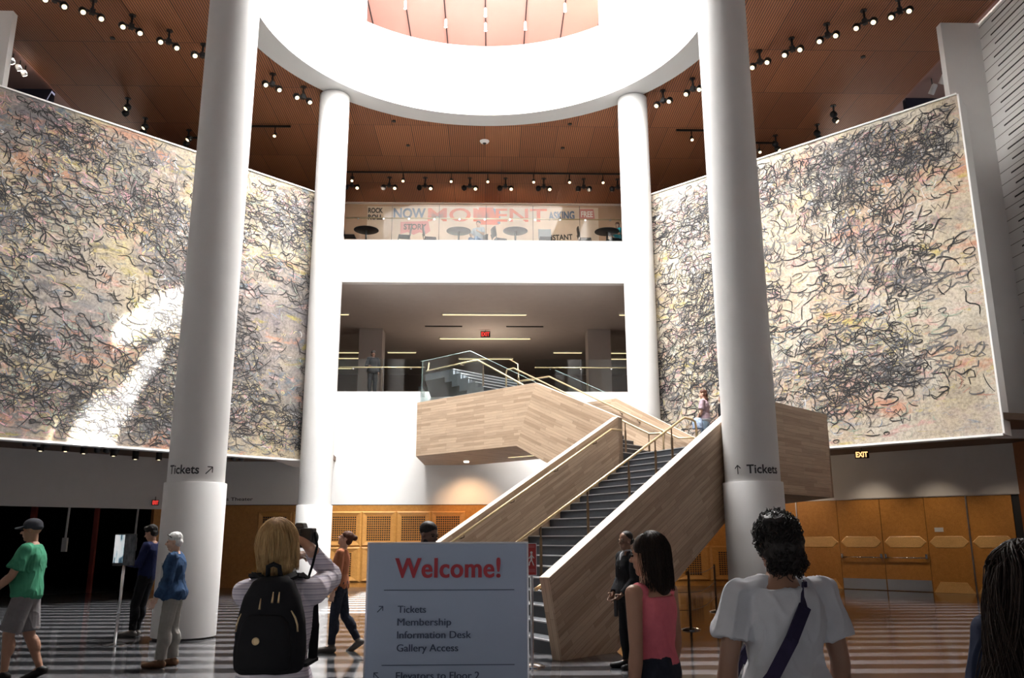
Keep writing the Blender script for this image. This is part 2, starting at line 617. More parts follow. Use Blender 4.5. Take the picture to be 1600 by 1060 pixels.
# --- ring: soffit and drum
b = MB()
seg = 128
for (r0, z0), (r1, z1) in (((RING_R, 15.18), (6.82, 15.20)), ((6.82, 15.20), (6.82, 15.6))):
    for i in range(seg):
        a0, a1 = 2 * PI * i / seg, 2 * PI * (i + 1) / seg
        P = lambda r, a, z: (r * math.sin(a), RING_Y + r * math.cos(a), z)
        b.face([P(r0, a0, z0), P(r0, a1, z0), P(r1, a1, z1), P(r1, a0, z1)])
struct(b, 'ceiling_ring', mat('white paint greyed for shade', (0.58, 0.58, 0.57), 0.7), 'white soffit ring around the round opening', recalc=False)  # same white paint, greyed to put the soffit's shade into the colour

def in_poly(x, y, poly):
    c = False
    j = len(poly) - 1
    for i in range(len(poly)):
        xi, yi = poly[i]; xj, yj = poly[j]
        if (yi > y) != (yj > y) and x < (xj - xi) * (y - yi) / (yj - yi) + xi:
            c = not c
        j = i
    return c
SUN_FLOOR = [[(-3.5, 18.8), (-1.9, 18.8), (-2.1, 24.6), (-3.1, 26.6), (-3.55, 26.6)]]  # wanted sun patch outlines; unseen drum and roof are cut to match
SUN_WALL = [[(-7.9, 8.1), (-8.65, 7.35), (-9.2, 6.5), (-9.0, 6.15), (-8.35, 6.75), (-7.9, 6.9)],
            [(-8.15, 6.7), (-8.6, 5.9), (-8.95, 4.95), (-9.3, 4.9), (-9.72, 3.7), (-9.0, 3.7), (-8.72, 4.7), (-8.3, 5.9)],
            [(-10.35, 4.8), (-10.8, 3.7), (-11.1, 3.7), (-10.55, 4.8)],
            [(-9.85, 4.6), (-10.0, 3.7), (-10.4, 3.7), (-10.1, 4.5)],
            [(-9.6, 6.65), (-9.95, 6.0), (-9.75, 6.0), (-9.5, 6.5)]]
def sun_passes(p):
    """whether the unseen drum or roof is cut open here to shape the sun patches"""
    t = p.z
    fx, fy = p.x + SUN_DX * t, p.y + SUN_DY * t
    for q in SUN_FLOOR:
        if in_poly(fx, fy, q): return True
    # painting plane on the left: -x + y = MURAL_C
    t = (MURAL_C + p.x - p.y) / (SUN_DY - SUN_DX)
    if t > 0:
        wx, wz = p.x + SUN_DX * t, p.z - t
        for q in SUN_WALL:
            if in_poly(wx, wz, q): return True
    return False

DRUM_TOP = 21.4
b = MB()
na, nz_ = 360, 62
grid = {}
def dv(i, j):
    key = (i % na, j)
    if key not in grid:
        a = 2 * PI * (i % na) / na
        grid[key] = b.bm.verts.new((RING_R * math.sin(a), RING_Y + RING_R * math.cos(a), 15.18 + (DRUM_TOP - 15.18) * j / nz_))
    return grid[key]
for i in range(na):
    a = 2 * PI * (i + 0.5) / na
    aa = a if a < PI else a - 2 * PI
    for j in range(nz_):
        z = 15.18 + (DRUM_TOP - 15.18) * (j + 0.5) / nz_
        if abs(aa) < R(38.5) and 17.72 < z < 20.45: continue
        p = Vector((RING_R * math.sin(a), RING_Y + RING_R * math.cos(a), z))
        if sun_passes(p): continue
        b.bm.faces.new((dv(i, j), dv(i + 1, j), dv(i + 1, j + 1), dv(i, j + 1)))
o = struct(b, 'ceiling_drum', 'white', 'tall white drum rising above the round opening', smooth=True, recalc=False)
b = MB()
n = 124; h = 0.1
for i in range(-n // 2, n // 2):
    for j in range(-n // 2, n // 2):
        cx, cy = (i + 0.5) * h, (j + 0.5) * h
        if math.hypot(cx, cy) > RING_R + 0.1: continue
        p = Vector((cx, RING_Y + cy, DRUM_TOP))
        if sun_passes(p): continue  # unseen roof left open only where a sun patch needs it
        b.face([(i * h, RING_Y + j * h, DRUM_TOP), (i * h, RING_Y + (j + 1) * h, DRUM_TOP), ((i + 1) * h, RING_Y + (j + 1) * h, DRUM_TOP), ((i + 1) * h, RING_Y + j * h, DRUM_TOP)])
struct(b, 'ceiling_sun_cut_roof', 'white', 'unseen roof of the drum, holes cut to shape the sun patches', recalc=False)

# --- gallery seen through the opening in the drum
MT['pink'] = mat('pale pink plaster', (0.56, 0.42, 0.385), 0.7, vary=0.02, scale=1.2)
b = MB()
b.box(-7, 7, 24.0, 32.2, 20.5, 20.7)
struct(b, 'ceiling_gallery', 'pink', 'pale pink gallery ceiling seen through the drum')
b = MB()
b.box(-7, 7, 32.0, 32.2, 17.5, 20.5); b.box(-7.2, -7, 23, 32.2, 17.5, 20.5); b.box(7, 7.2, 23, 32.2, 17.5, 20.5)
struct(b, 'wall_gallery', 'pink', 'pale pink gallery walls')
b = MB()
pl = [(RING_R * 1.0 * math.sin(R(a)), RING_Y + RING_R * math.cos(R(a))) for a in range(-50, 51, 4)]
poly = pl + [(7, 32.2), (-7, 32.2)]
b.prism(poly[::-1], 17.55, 17.72)
struct(b, 'floor_gallery', 'pink', 'gallery floor behind the drum opening')
for x, y0, y1 in ((-4.25, 25, 28.6), (-2.9, 26.4, 29.5), (-1.49, 26.6, 30.0), (0.0, 26.6, 30.0), (1.5, 26.6, 30.0), (2.9, 26.4, 29.5), (4.28, 25, 28.6)):
    bb = MB(); bb.box(x - 0.022, x + 0.022, y0, y1, 20.47, 20.498)
    t = bb.build('ceiling_track', 'ink')
    side = 'centre' if x == 0 else ('left' if x < 0 else 'right')
    order = {0.0: 'middle', 1.5: 'first right of the middle', 2.9: 'second right of the middle', 4.28: 'rightmost', -1.49: 'first left of the middle', -2.9: 'second left of the middle', -4.25: 'leftmost'}[x]
    tag(t, 'thin dark ceiling track in the pink gallery, %s' % order, 'track', 'tracks on the pink gallery ceiling')
proto = None
for x, y, where in ((-2.88, 26.9, 'second track left of the middle'), (-1.48, 28.0, 'first track left of the middle'), (0.0, 27.3, 'middle track, the nearer one'), (0.0, 28.2, 'middle track, the farther one'), (1.49, 28.1, 'first track right of the middle'), (2.88, 26.95, 'second track right of the middle')):
    if proto is None:
        proto = thing('cylinder_lamp', '', 'lamp', (x, y, 20.1), 0, 'cylinder lamps in the pink gallery')
        bb = MB(); bb.lathe([(0.055, 0.0), (0.06, 0.02), (0.06, 0.30), (0.05, 0.32)], 16); bb.build('lamp_body', 'white', proto, 40)
        bb = MB(); bb.lathe([(0.05, -0.004), (0.05, 0.0)], 16); bb.build('lamp_face', 'lampwhite', proto)
        bb = MB(); bb.lathe([(0.012, 0.32), (0.012, 0.38)], 8); bb.build('stem', 'white', proto)
        q = proto
    else:
        q = dup(proto, (x, y, 20.1))
    q['label'] = 'small white cylinder lamp on the %s of the pink gallery' % where
for x in (-3, 0, 3):
    lamp('gallery_light', 'POINT', (x, 29.0, 18.9), 30, (1.0, 0.80, 0.7), 0.3)

# --- back wall with its two openings
b = MB()
b.box(-9.3, 9.3, WALL_Y, WALL_Y + 0.25, 2.66, 6.50)
b.box(-5.3, 5.3, WALL_Y, WALL_Y + 0.3, 10.45, 12.05)
struct(b, 'wall_back', 'white', 'white back wall below and between the two open levels')
b = MB()
for s in (-1, 1):
    P = [(4.62, 25.2), (5.06, 28.93), (6.4, 28.93), (6.4, 25.2)]
    P = [(s * x, y) for x, y in P]
    if s > 0: P = P[::-1]
    b.prism(P, 3.9, 12.05)
struct(b, 'wall_pier', 'white', 'white piers either side of the back openings')
b = MB()
b.box(-9.4, 9.4, WALL_Y - 0.012, WALL_Y + 0.2, 0, 2.64)
struct(b, 'wall_back_panelling', 'veneer', 'orange maple panelling along the foot of the back wall')
b = MB(); b.box(-9.3, 9.3, WALL_Y - 0.016, WALL_Y + 0.1, 2.64, 2.66)
struct(b, 'trim_2', 'black', 'dark shadow gap above the back panelling')

# level two
b = MB(); b.box(-16, 16, WALL_Y + 0.01, 47, 6.2, 6.505)
struct(b, 'floor_second_level', 'taupe', 'floor of the second level')
b = MB(); b.box(-16, 16, WALL_Y + 0.29, 47, 10.46, 10.9)
struct(b, 'ceiling_second_level', 'greyceil', 'grey ceiling of the second level')
b = MB(); b.box(-16, 16, 46.5, 46.8, 6.5, 10.5); b.box(-16.2, -16, WALL_Y + 0.3, 46.8, 6.2, 10.6); b.box(16, 16.2, WALL_Y + 0.3, 46.8, 6.2, 10.6)
struct(b, 'wall_second_level', 'taupe', 'dim brown walls at the back of the second level')
b = MB()
for s in (-1, 1):
    x0, x1 = sorted((s * 5.3, s * 8.5)); b.box(x0, x1, WALL_Y, WALL_Y + 0.2, 6.5, 12.05)
struct(b, 'wall_back_side', 'white')

# third level (café)
b = MB(); b.box(-12, 12, WALL_Y + 0.02, 33.6, 11.7, 12.0)
struct(b, 'floor_third_level', 'taupe', 'café floor of the third level')
b = MB(); b.box(-12, 12, 33.4, 33.6, 12.0, CEIL)
struct(b, 'wall_third_level', mat('peach brown wall', (0.42, 0.27, 0.19), 0.7), 'peach brown wall at the back of the café')
b = MB()
for s in (-1, 1):
    x0, x1 = sorted((s * 12, s * 12.2)); b.box(x0, x1, 28.0, 33.6, 11.7, CEIL)
struct(b, 'wall_third_level_end', 'taupe')

# --- paintings' walls (45 degrees), soffits, lower walls
for s, side in ((-1, 'left'), (1, 'right')):
    f, nr = (4.62, MURAL_C - 4.62), (11.5, MURAL_C - 11.5)
    d = 0.5
    P = [(s * f[0], f[1]), (s * nr[0], nr[1]), (s * (nr[0] + d), nr[1] + d), (s * (f[0] + d), f[1] + d)]
    if s < 0: P = P[::-1]
    b = MB(); b.prism(P, 3.76, 11.98)
    struct(b, 'wall_' + side, 'white', 'angled upper wall on the %s that carries the painting' % side)
    # soffit under it
    P = [(4.7, 25.2), (11.55, 18.35), (13.5, 18.9), (13.5, -4), (15.1, -4), (15.1, 23.0), (9.2, 28.93), (5.0, 28.93)]
    P = [(s * x, y) for x, y in P]
    if s < 0: P = P[::-1]
    b = MB(); b.prism(P, 4.1, 4.25)
    struct(b, 'ceiling_soffit_' + side, 'soffit', 'brown soffit below the %s painting' % side)
    # pillar and grooved side wall
    x0, x1 = sorted((s * 12.5, s * 13.6))
    b = MB(); b.box(x0, x1, 20.2, 20.42, 3.9, CEIL)
    struct(b, 'wall_fin_' + side, 'white', 'pale fin wall at the outer end of the %s painting' % side)
    x0, x1 = sorted((s * 13.55, s * 13.75))
    b = MB(); b.box(x0, x1, -4, 20.3, 4.0, CEIL)
    struct(b, 'wall_grooved_' + side, 'white', 'white side wall with horizontal grooves')
    b = MB()
    g = 0
    z = 4.2
    while z < CEIL - 0.05:
        xx0, xx1 = sorted((s * 13.545, s * 13.6))
        if g % 2 == 0: b.box(xx0, xx1, -4, 20.19, z - 0.006, z + 0.006)
        else: b.box(xx0, xx1, -4, 19.75 - 0.12 * (g % 4 == 1), z - 0.02, z + 0.02)
        z += 0.165; g += 1
    struct(b, 'trim_3' if s < 0 else 'trim_4', 'black', 'dark horizontal grooves on the side wall')
    # side wall of the lower hall
    x0, x1 = sorted((s * 14.78, s * 15.0))
    b = MB(); b.box(x0, x1, -4, 23.3, 0, 4.1)
    struct(b, 'wall_lower_' + side, 'veneerdark' if s > 0 else 'darkwall', 'dark lower side wall')

def Wr(t, z, off=0.0):
    """a point on the right lower wall: t metres along it from its far end"""
    k = t / S2
    return Vector((9.07 + k - off / S2, 28.93 - k - off / S2, z))
def wall_frame(s):
    # local x along the wall away from its far end, local y into the hall, z up
    ux = Vector((s / S2, -1 / S2, 0)); uy = Vector((-s / S2, -1 / S2, 0))
    m = Matrix(((ux.x, uy.x, 0, s * 9.07), (ux.y, uy.y, 0, 28.93), (0, 0, 1, 0), (0, 0, 0, 1)))
    return m
FR, FL = wall_frame(1), wall_frame(-1)
b = MB()
b.box(-0.3, 8.2, -0.25, 0, 2.70, 4.12, FR)
struct(b, 'wall_right_lower', 'graywall', 'grey wall band above the maple doors')
b = MB()
b.box(-0.3, 8.2, -0.25, 0, 2.48, 4.12, FL)
struct(b, 'wall_left_lower', 'graywall', 'dim grey wall band above the dark opening')
b = MB()
TX = [0.0, 1.60, 2.93, 4.26, 5.55, 6.70, 7.86]          # panel joints along the right lower wall
for i in range(6):
    if i in (2, 3): continue
    b.box(TX[i] + 0.006, TX[i + 1] - 0.006, -0.2, 0.0, 0, 2.69, FR)
struct(b, 'wall_right_panelling', 'veneer', 'orange maple wall panels beside the doors')
b = MB(); b.box(-0.2, 8.1, -0.25, -0.03, 0, 2.7, FR)
struct(b, 'wall_right_backing', 'black')
def hex_band(b, x0, x1, z0, z1, c, M_, y=0.0, t=0.012):
    P = [(x0, (z0 + z1) / 2), (x0 + c, z0), (x1 - c, z0), (x1, (z0 + z1) / 2), (x1 - c, z1), (x0 + c, z1)]
    a = [b.bm.verts.new(M_ @ Vector((p[0], y, p[1]))) for p in P]
    cc = [b.bm.verts.new(M_ @ Vector((p[0] + (x0 + x1) / 2 * 0.04 - p[0] * 0.04, y + t, p[1] + ((z0 + z1) / 2 - p[1]) * 0.12))) for p in P]
    b.bm.faces.new(cc)
    for i in range(6):
        j = (i + 1) % 6
        b.bm.faces.new((a[i], a[j], cc[j], cc[i]))
def trap_band(b, x0, x1, z0, z1, c, M_, y=0.0, t=0.012):
    P = [(x0, z0), (x1, z0), (x1 - c, z1), (x0 + c, z1)]
    a = [b.bm.verts.new(M_ @ Vector((p[0], y, p[1]))) for p in P]
    cc = [b.bm.verts.new(M_ @ Vector((p[0] * 0.99 + (x0 + x1) / 2 * 0.01, y + t, p[1] * 0.97 + (z0 + z1) / 2 * 0.03))) for p in P]
    b.bm.faces.new(cc)
    for i in range(4):
        j = (i + 1) % 4
        b.bm.faces.new((a[i], a[j], cc[j], cc[i]))
b = MB()
for i in (1, 4, 5):
    hex_band(b, TX[i] + 0.04, TX[i + 1] - 0.04, 1.24, 1.58, 0.17, FR)
    trap_band(b, TX[i] + 0.02, TX[i + 1] - 0.02, 0.0, 0.30, 0.2, FR)
struct(b, 'trim_5', 'veneerband', 'lighter bevelled maple bands on the wall panels')
b = MB()
for x in (TX[1], TX[5]):
    b.box(x - 0.018, x + 0.018, 0.0, 0.03, 0, 2.72, FR)
b.box(-0.2, 8.0, 0.0, 0.02, 2.69, 2.72, FR)
struct(b, 'trim_6', 'steel', 'thin grey metal trim around the maple panels')
for n_, i in ((1, 2), (2, 3)):
    x0, x1 = TX[i] + 0.008, TX[i + 1] - 0.008
    b = MB(); b.box(x0, x1, -0.06, 0.0, 0.01, 2.68, FR)
    dr = struct(b, 'door_%d' % n_, 'veneer', 'tall orange maple door leaf with a push bar, %s of the pair' % ('left' if n_ == 1 else 'right'))
    bb = MB(); hex_band(bb, x0 + 0.03, x1 - 0.03, 1.24, 1.58, 0.17, FR); bb.build('inlay_band', 'veneerband', dr)
    bb = MB(); bb.box(x0 + 0.01, x1 - 0.01, 0.0, 0.006, 0.02, 0.33, FR); bb.build('kick_plate', 'steel', dr)
    bb = MB(); bb.tube([FR @ Vector((x0 + 0.08, 0.075, 0.96)), FR @ Vector((x1 - 0.08, 0.075, 0.96))], 0.018, 10)
    bar = bb.build('push_bar', 'chrome', dr, True)
    for q in (x0 + 0.06, x1 - 0.06):
        bb = MB(); bb.box(q - 0.035, q + 0.035, 0, 0.09, 0.93, 1.07, FR); bb.build('bar_mount', 'chrome', bar, bevel=0.012)
bb = MB(); bb.box(TX[4] + 0.22, TX[4] + 0.46, 0.0, 0.012, 1.70, 1.82, FR)
tag(bb.build('wall_plaque', 'graywall'), 'small white plaque on the maple panel right of the doors', 'plaque')

# left lower wall: a narrow maple panel, then the dark opening with a room behind
b = MB(); b.box(0.0, 1.9, -0.2, 0.0, 0, 2.48, FL)
struct(b, 'wall_left_panelling', 'veneer', 'narrow maple panel beside the dark opening')
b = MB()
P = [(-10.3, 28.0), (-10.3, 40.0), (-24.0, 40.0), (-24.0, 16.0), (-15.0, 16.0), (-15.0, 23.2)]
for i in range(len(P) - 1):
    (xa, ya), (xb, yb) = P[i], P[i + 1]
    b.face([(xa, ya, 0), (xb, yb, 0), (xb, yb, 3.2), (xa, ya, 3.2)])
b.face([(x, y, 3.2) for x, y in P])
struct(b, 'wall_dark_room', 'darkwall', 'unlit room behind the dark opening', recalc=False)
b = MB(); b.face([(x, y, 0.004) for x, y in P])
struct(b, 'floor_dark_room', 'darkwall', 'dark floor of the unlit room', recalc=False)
# ================================================================== columns
def cyl_point(cx, cy, r, ang, z):
    """ang measured at the axis from the direction of the viewer (-y), positive to the right"""
    return Vector((cx + r * math.sin(ang), cy - r * math.cos(ang), z))
def column(cx, cy, label, sign=None, top=15.175):
    t = thing('column', label, 'column', (cx, cy, 0))
    t['kind'] = 'thing'
    b = MB(); b.lathe([(0.462, 2.46), (0.462, top)], 72); b.build('shaft', 'column', t, 40)
    b = MB(); b.lathe([(0.502, 0.03), (0.502, 2.46), (0.495, 2.47), (0.46, 2.47)], 72); b.build('base_sleeve', 'column', t, 40)
    b = MB(); b.lathe([(0.47, 0.0), (0.47, 0.035)], 72); b.build('shadow_gap', 'black', t, 40)
    if sign:
        txt, ang0, z0, size, arrow, adx, wid = sign
        bt = MB()
        fn = lambda x, y: cyl_point(0, 0, 0.466, ang0 + x / 0.466, z0 + y)
        add_text(bt, txt, size, fn, 0.004, width=wid)
        bt.build('lettering', 'ink', t, recalc=False)
        bt = MB()
        if arrow == 'ne':
            x = adx; stroke(bt, [(x, 0.0), (x + 0.115, 0.115)], 0.018, fn); stroke(bt, [(x + 0.025, 0.118), (x + 0.118, 0.118)], 0.018, fn); stroke(bt, [(x + 0.115, 0.12), (x + 0.115, 0.025)], 0.018, fn)
        else:
            x = adx; stroke(bt, [(x, -0.01), (x, 0.135)], 0.018, fn); stroke(bt, [(x - 0.052, 0.085), (x, 0.14)], 0.018, fn); stroke(bt, [(x, 0.14), (x + 0.052, 0.085)], 0.018, fn)
        bt.build('arrow', 'ink', t, recalc=False)
    return t
YF, YB, CX = 14.54, 24.41, 4.727
column(-CX, YF, 'front left white column lettered Tickets with a slanting arrow', ('Tickets', -0.78, 2.60, 0.205, 'ne', 0.655, 0.55))
column(CX, YF, 'front right white column lettered Tickets with an upward arrow', ('Tickets', -0.48, 2.60, 0.205, 'n', -0.155, 0.575))
column(-CX, YB, 'far left white column beside the back wall opening')
column(CX, YB, 'far right white column standing behind the staircase')
# ================================================================== staircase
# stair frame: s runs up the lower flight (towards back right), w runs up the upper flight (towards back left)
def T(s, w, z):
    return Vector(((s - w) / S2, (s + w) / S2, z))
st = thing('staircase', 'maple clad staircase with solid plank parapets climbing to the second level', 'staircase', (1.0, 11.5, 0))
ST0 = Vector((1.0, 11.5, 0))
def wall_strip(name, top, bot, P, thick, cap='plank_toplit', mat_='plank', lbl=None):
    """a parapet: top and bottom polylines of (a, z); P(a, z, side) gives the point on face side 0 or 1"""
    b = MB(); c = MB()
    n = len(top)
    for i in range(n - 1):
        (a0, z0), (a1, z1) = top[i], top[i + 1]
        (c0, y0), (c1, y1) = bot[i], bot[i + 1]
        L = math.hypot(a1 - a0, z1 - z0)
        dx, dz = (a1 - a0) / L, (z1 - z0) / L
        uvf = lambda a, z: ((a - a0) * dx + (z - z0) * dz + i * 3.37, -(a - a0) * dz + (z - z0) * dx + 0.75 * 20)
        q = [(a0, z0), (a1, z1), (c1, y1), (c0, y0)]
        for sd in (0, 1):
            b.face([P(a, z, sd) - ST0 for a, z in q], [uvf(a, z) for a, z in q])
        b.face([P(c0, y0, 0) - ST0, P(c1, y1, 0) - ST0, P(c1, y1, 1) - ST0, P(c0, y0, 1) - ST0], [(0, 0), (L, 0), (L, thick), (0, thick)])
        # cap
        f = [P(a0, z0, 0), P(a1, z1, 0), P(a1, z1, 1), P(a0, z0, 1)]
        c.hexa([p - ST0 for p in f] + [p + Vector((0, 0, 0.012)) - ST0 for p in f])
    for i in (0, n - 1):
        (a0, z0), (c0, y0) = top[i], bot[i]
        b.face([P(a0, z0, 0) - ST0, P(c0, y0, 0) - ST0, P(c0, y0, 1) - ST0, P(a0, z0, 1) - ST0], [(0.3, 1.1), (1.3, 1.1), (1.3, 1.1 + thick), (0.3, 1.1 + thick)])
    o = b.build(name, mat_, st, recalc=True)
    if lbl: o['label'] = lbl
    c.build('parapet_cap', cap, st)
    return o
TH = 0.17
wall_strip('parapet', [(8.82, 1.04), (10.6, 1.99), (14.60, 4.13), (18.0, 4.13)], [(9.06, 0.0), (10.24, 0.0), (14.42, 2.37), (17.88, 2.37)], lambda a, z, k: T(a, 7.397 + TH * k, z), TH, lbl='outer right parapet of the lower flight and landing')
wall_strip('parapet', [(10.35, 1.10), (12.0, 1.945), (16.80, 4.42), (16.97, 4.42)], [(10.6, 0.0), (11.85, 0.0), (16.80, 2.36), (16.97, 2.36)], lambda a, z, k: T(a, 12.08 + TH * k, z), TH, lbl='left parapet of the lower flight')
wall_strip('parapet', [(12.08, 4.42), (14.77, 5.61), (19.66, 5.61)], [(12.08, 2.36), (15.48, 3.98), (19.66, 3.98)], lambda a, z, k: T(16.80 + TH * k, a, z), TH, lbl='near parapet of the upper flight, folded to a level box')
wall_strip('parapet', [(9.45, 4.09), (11.8, 4.09), (14.5, 5.53), (20.4, 5.53)], [(9.45, 2.37), (12.3, 2.37), (15.2, 3.98), (20.4, 3.98)], lambda a, z, k: T(20.03 + 0.10 * k, a, z), TH, lbl='far parapet of the upper flight')
A_, B_ = T(18.0, 7.4, 0), T(20.13, 9.45, 0)
LAB = (B_ - A_).length; dAB = (B_ - A_) / LAB; nAB = Vector((dAB.y, -dAB.x, 0)) * -TH
wall_strip('parapet', [(0.0, 4.13), (LAB, 4.13)], [(0.0, 2.37), (LAB, 2.37)], lambda a, z, k: A_ + dAB * a + nAB * k + Vector((0, 0, z)), TH, lbl='end parapet of the landing')
wall_strip('parapet', [(25.78, 5.61), (28.92, 5.61)], [(25.78, 3.98), (28.92, 3.98)], lambda a, z, k: Vector((-2.0 + TH * k, a, z)), TH, lbl='left end of the box at the top')
# undersides
b = MB()
def under(pts):
    b.face([Vector(p) - ST0 - Vector((0, 0, 0.005)) for p in pts], [(p[0] * 0.7 + p[1] * 0.7, p[1] * 0.7 - p[0] * 0.7) for p in pts])
under([T(10.24, 7.4, 0.0), T(11.85, 12.2, 0.0), T(16.8, 12.2, 2.36), T(14.42, 7.4, 2.37)])
under([T(14.42, 7.4, 2.37), T(16.8, 12.2, 2.365), T(20.1, 12.3, 2.37), T(20.1, 9.45, 2.37), T(17.9, 7.4, 2.37)])
under([T(16.8, 12.2, 2.40), T(16.8, 15.48, 3.98), T(20.1, 15.2, 3.98), T(20.1, 12.3, 2.37)])
under([T(16.8, 15.48, 3.98), T(16.8, 19.66, 3.98), Vector((-2.0, 28.92, 3.98)), Vector((-0.4, 28.92, 3.98)), T(20.1, 15.2, 3.98)])
b.build('underside', 'plank', st, recalc=False)
# landings
b = MB()
P = [T(15.9, 7.5, 0), T(18.0, 7.5, 0), T(20.03, 9.45, 0), T(20.03, 13.0, 0), T(16.97, 13.0, 0), T(16.9, 12.1, 0), T(17.4, 12.1, 0)]
b.prism([((p - ST0).x, (p - ST0).y) for p in P], 3.40, 3.555)
b.build('landing_floor', 'treadstone', st)
b = MB()
P = [T(16.97, 18.4, 0), T(20.03, 18.4, 0), T(20.03, 20.4, 0), Vector((-1.83, 28.92, 0)), T(16.97, 19.5, 0)]
b.prism([((p - ST0).x, (p - ST0).y) for p in P], 6.3, 6.505)
b.build('top_floor', 'treadstone', st)
# steps
def step(pf, z0, z1, back):
    """pf: front edge (right, left) ground points; back: offset vector of the tread"""
    b = MB()
    r_, l_ = pf
    ps = [r_, r_ + back, l_ + back, l_]
    lo = [Vector((p.x, p.y, z0)) - ST0 for p in ps]; hi = [Vector((p.x, p.y, z1)) - ST0 for p in ps]
    b.hexa(lo + hi)
    o = b.build('step', 'treadstone', st)
    e = MB()
    f = back.normalized()
    ps = [r_ - f * 0.012, r_ + f * 0.035, l_ + f * 0.035, l_ - f * 0.012]
    e.hexa([Vector((p.x, p.y, z1 - 0.016)) - ST0 for p in ps] + [Vector((p.x, p.y, z1 + 0.004)) - ST0 for p in ps])
    e.build('nosing', 'nosing', o)
RISE1, GO = 0.17775, 0.347
for i in range(20):
    a = 9.30 + GO * i; c = 10.76 + GO * i
    step((T(a, 7.567, 0), T(c, 12.08, 0)), max(0.0, RISE1 * (i - 1)), RISE1 * (i + 1), T(0.40, 0, 0) if i < 19 else T(0.3, 0, 0))
RISE2 = (6.505 - 3.555) / 17
for i in range(17):
    w = 12.95 + 0.33 * i
    step((T(20.03, w, 0), T(16.97, w, 0)), 3.555 + RISE2 * i - 0.2, 3.555 + RISE2 * (i + 1), T(0, 0.38, 0))
# handrails
def rail(pts, label=None, r=0.026, m='brass', brackets=None, posts=None):
    b = MB(); b.tube([p - ST0 for p in pts], r, 10)
    o = b.build('handrail', m, st, True)
    if label: o['label'] = label
    for p, q in (brackets or []):
        b = MB(); b.tube([p - ST0 + Vector((0, 0, -0.01)), p - ST0 + Vector((0, 0, -0.07)), q - ST0 + Vector((0, 0, -0.09))], 0.010, 6)
        b.lathe([(0.032, -0.008), (0.032, 0.008)], 10, mtx=Matrix.Translation(q - ST0 + Vector((0, 0, -0.09))))
        b.build('bracket', 'bronze', o)
    for p, z in (posts or []):
        b = MB(); b.tube([Vector((p.x, p.y, z)) - ST0, Vector((p.x, p.y, p.z - 0.22)) - ST0], 0.026, 8)
        b.tube([Vector((p.x, p.y, p.z - 0.22)) - ST0, p - ST0], 0.015, 8)
        b.build('post', 'bronze', o)
    return o
f1 = lambda s: 1.48 + 0.5085 * (s - 11.28)
rail([T(10.55, 11.98, f1(10.55)), T(16.39, 11.98, f1(16.39)), T(16.8, 11.98, f1(16.39) + 0.01)], 'handrail on the left parapet', brackets=[(T(s, 11.98, f1(s)), T(s, 12.08, f1(s))) for s in (11.6, 13.0, 14.4, 15.8)])
f2 = lambda s: 1.49 + 0.491 * (s - 10.56)
nz1 = lambda s: 0.17775 * max(0, math.floor((s - 9.96) / GO) + 1)
rail([T(9.6, 9.6, f2(9.6)), T(15.81, 9.6, f2(15.81)), T(16.15, 9.6, 4.06), T(16.25, 9.6, 4.02), T(16.28, 9.6, 3.9), T(16.28, 9.6, 3.56)], 'middle handrail of the lower flight',
     posts=[(T(s, 9.6, f2(s)), min(3.555, nz1(s))) for s in (9.85, 11.14, 12.43, 13.73, 14.67, 15.3)])
f3 = lambda s: 0.94 + 0.52 * (s - 9.0)
rail([T(8.86, 7.68, f3(8.9)), T(9.0, 7.68, f3(9.0)), T(15.2, 7.68, f3(15.2))], 'handrail inside the right parapet', brackets=[(T(s, 7.68, f3(s)), T(s, 7.57, f3(s))) for s in (9.4, 11.0, 12.6, 14.2)])
f4 = lambda w: 4.19 + 0.50 * (w - 12.37)
rail([T(19.93, 11.9, 4.16), T(19.93, 12.37, 4.19), T(19.93, 17.0, f4(17.0)), T(19.93, 18.4, f4(17.0) + 0.02)], 'handrail on the far parapet', brackets=[(T(19.93, w, f4(w)), T(20.03, w, f4(w))) for w in (12.9, 13.7, 14.3)])
rail([T(19.93, 17.6, f4(17.0) - 0.02), T(19.93, 18.3, f4(17.0)), T(19.93, 18.35, 7.1), T(19.93, 18.7, 7.3)], 'rail return at the top of the far side', 0.02)
f5 = lambda w: 4.17 + 0.50 * (w - 12.33)
nz2 = lambda w: 3.555 + RISE2 * max(0, math.floor((w - 12.95) / 0.33) + 1)
rail([T(18.5, 11.92, 3.56), T(18.5, 11.92, 4.12), T(18.5, 11.99, 4.17), T(18.5, 12.33, 4.18), T(18.5, 17.17, f5(17.17)), T(18.5, 17.45, f5(17.17)), T(18.5, 17.5, f5(17.17) - 0.1), T(18.5, 17.5, 6.0)], 'middle handrail of the upper flight',
     posts=[(T(18.5, w, f5(w)), min(6.5, nz2(w))) for w in (12.36, 13.1, 15.2, 17.0)])
f6 = lambda w: 6.55 + 0.54 * (w - 17.08)
rail([T(17.1, 14.2, f6(14.2)), T(17.1, 17.3, 6.65), T(17.1, 17.5, 6.66), T(17.1, 19.6, 6.64)], 'handrail behind the glass above the near parapet', brackets=[(T(17.1, w, 6.65), T(16.97, w, 6.67)) for w in (17.9, 19.0)], posts=[(T(17.1, 17.08, 6.55), 5.8)])
rail([T(17.1, 19.55, 6.64), T(17.25, 19.7, 6.72), T(17.3, 19.72, 6.95)], 'rail end by the glass corner', 0.022)
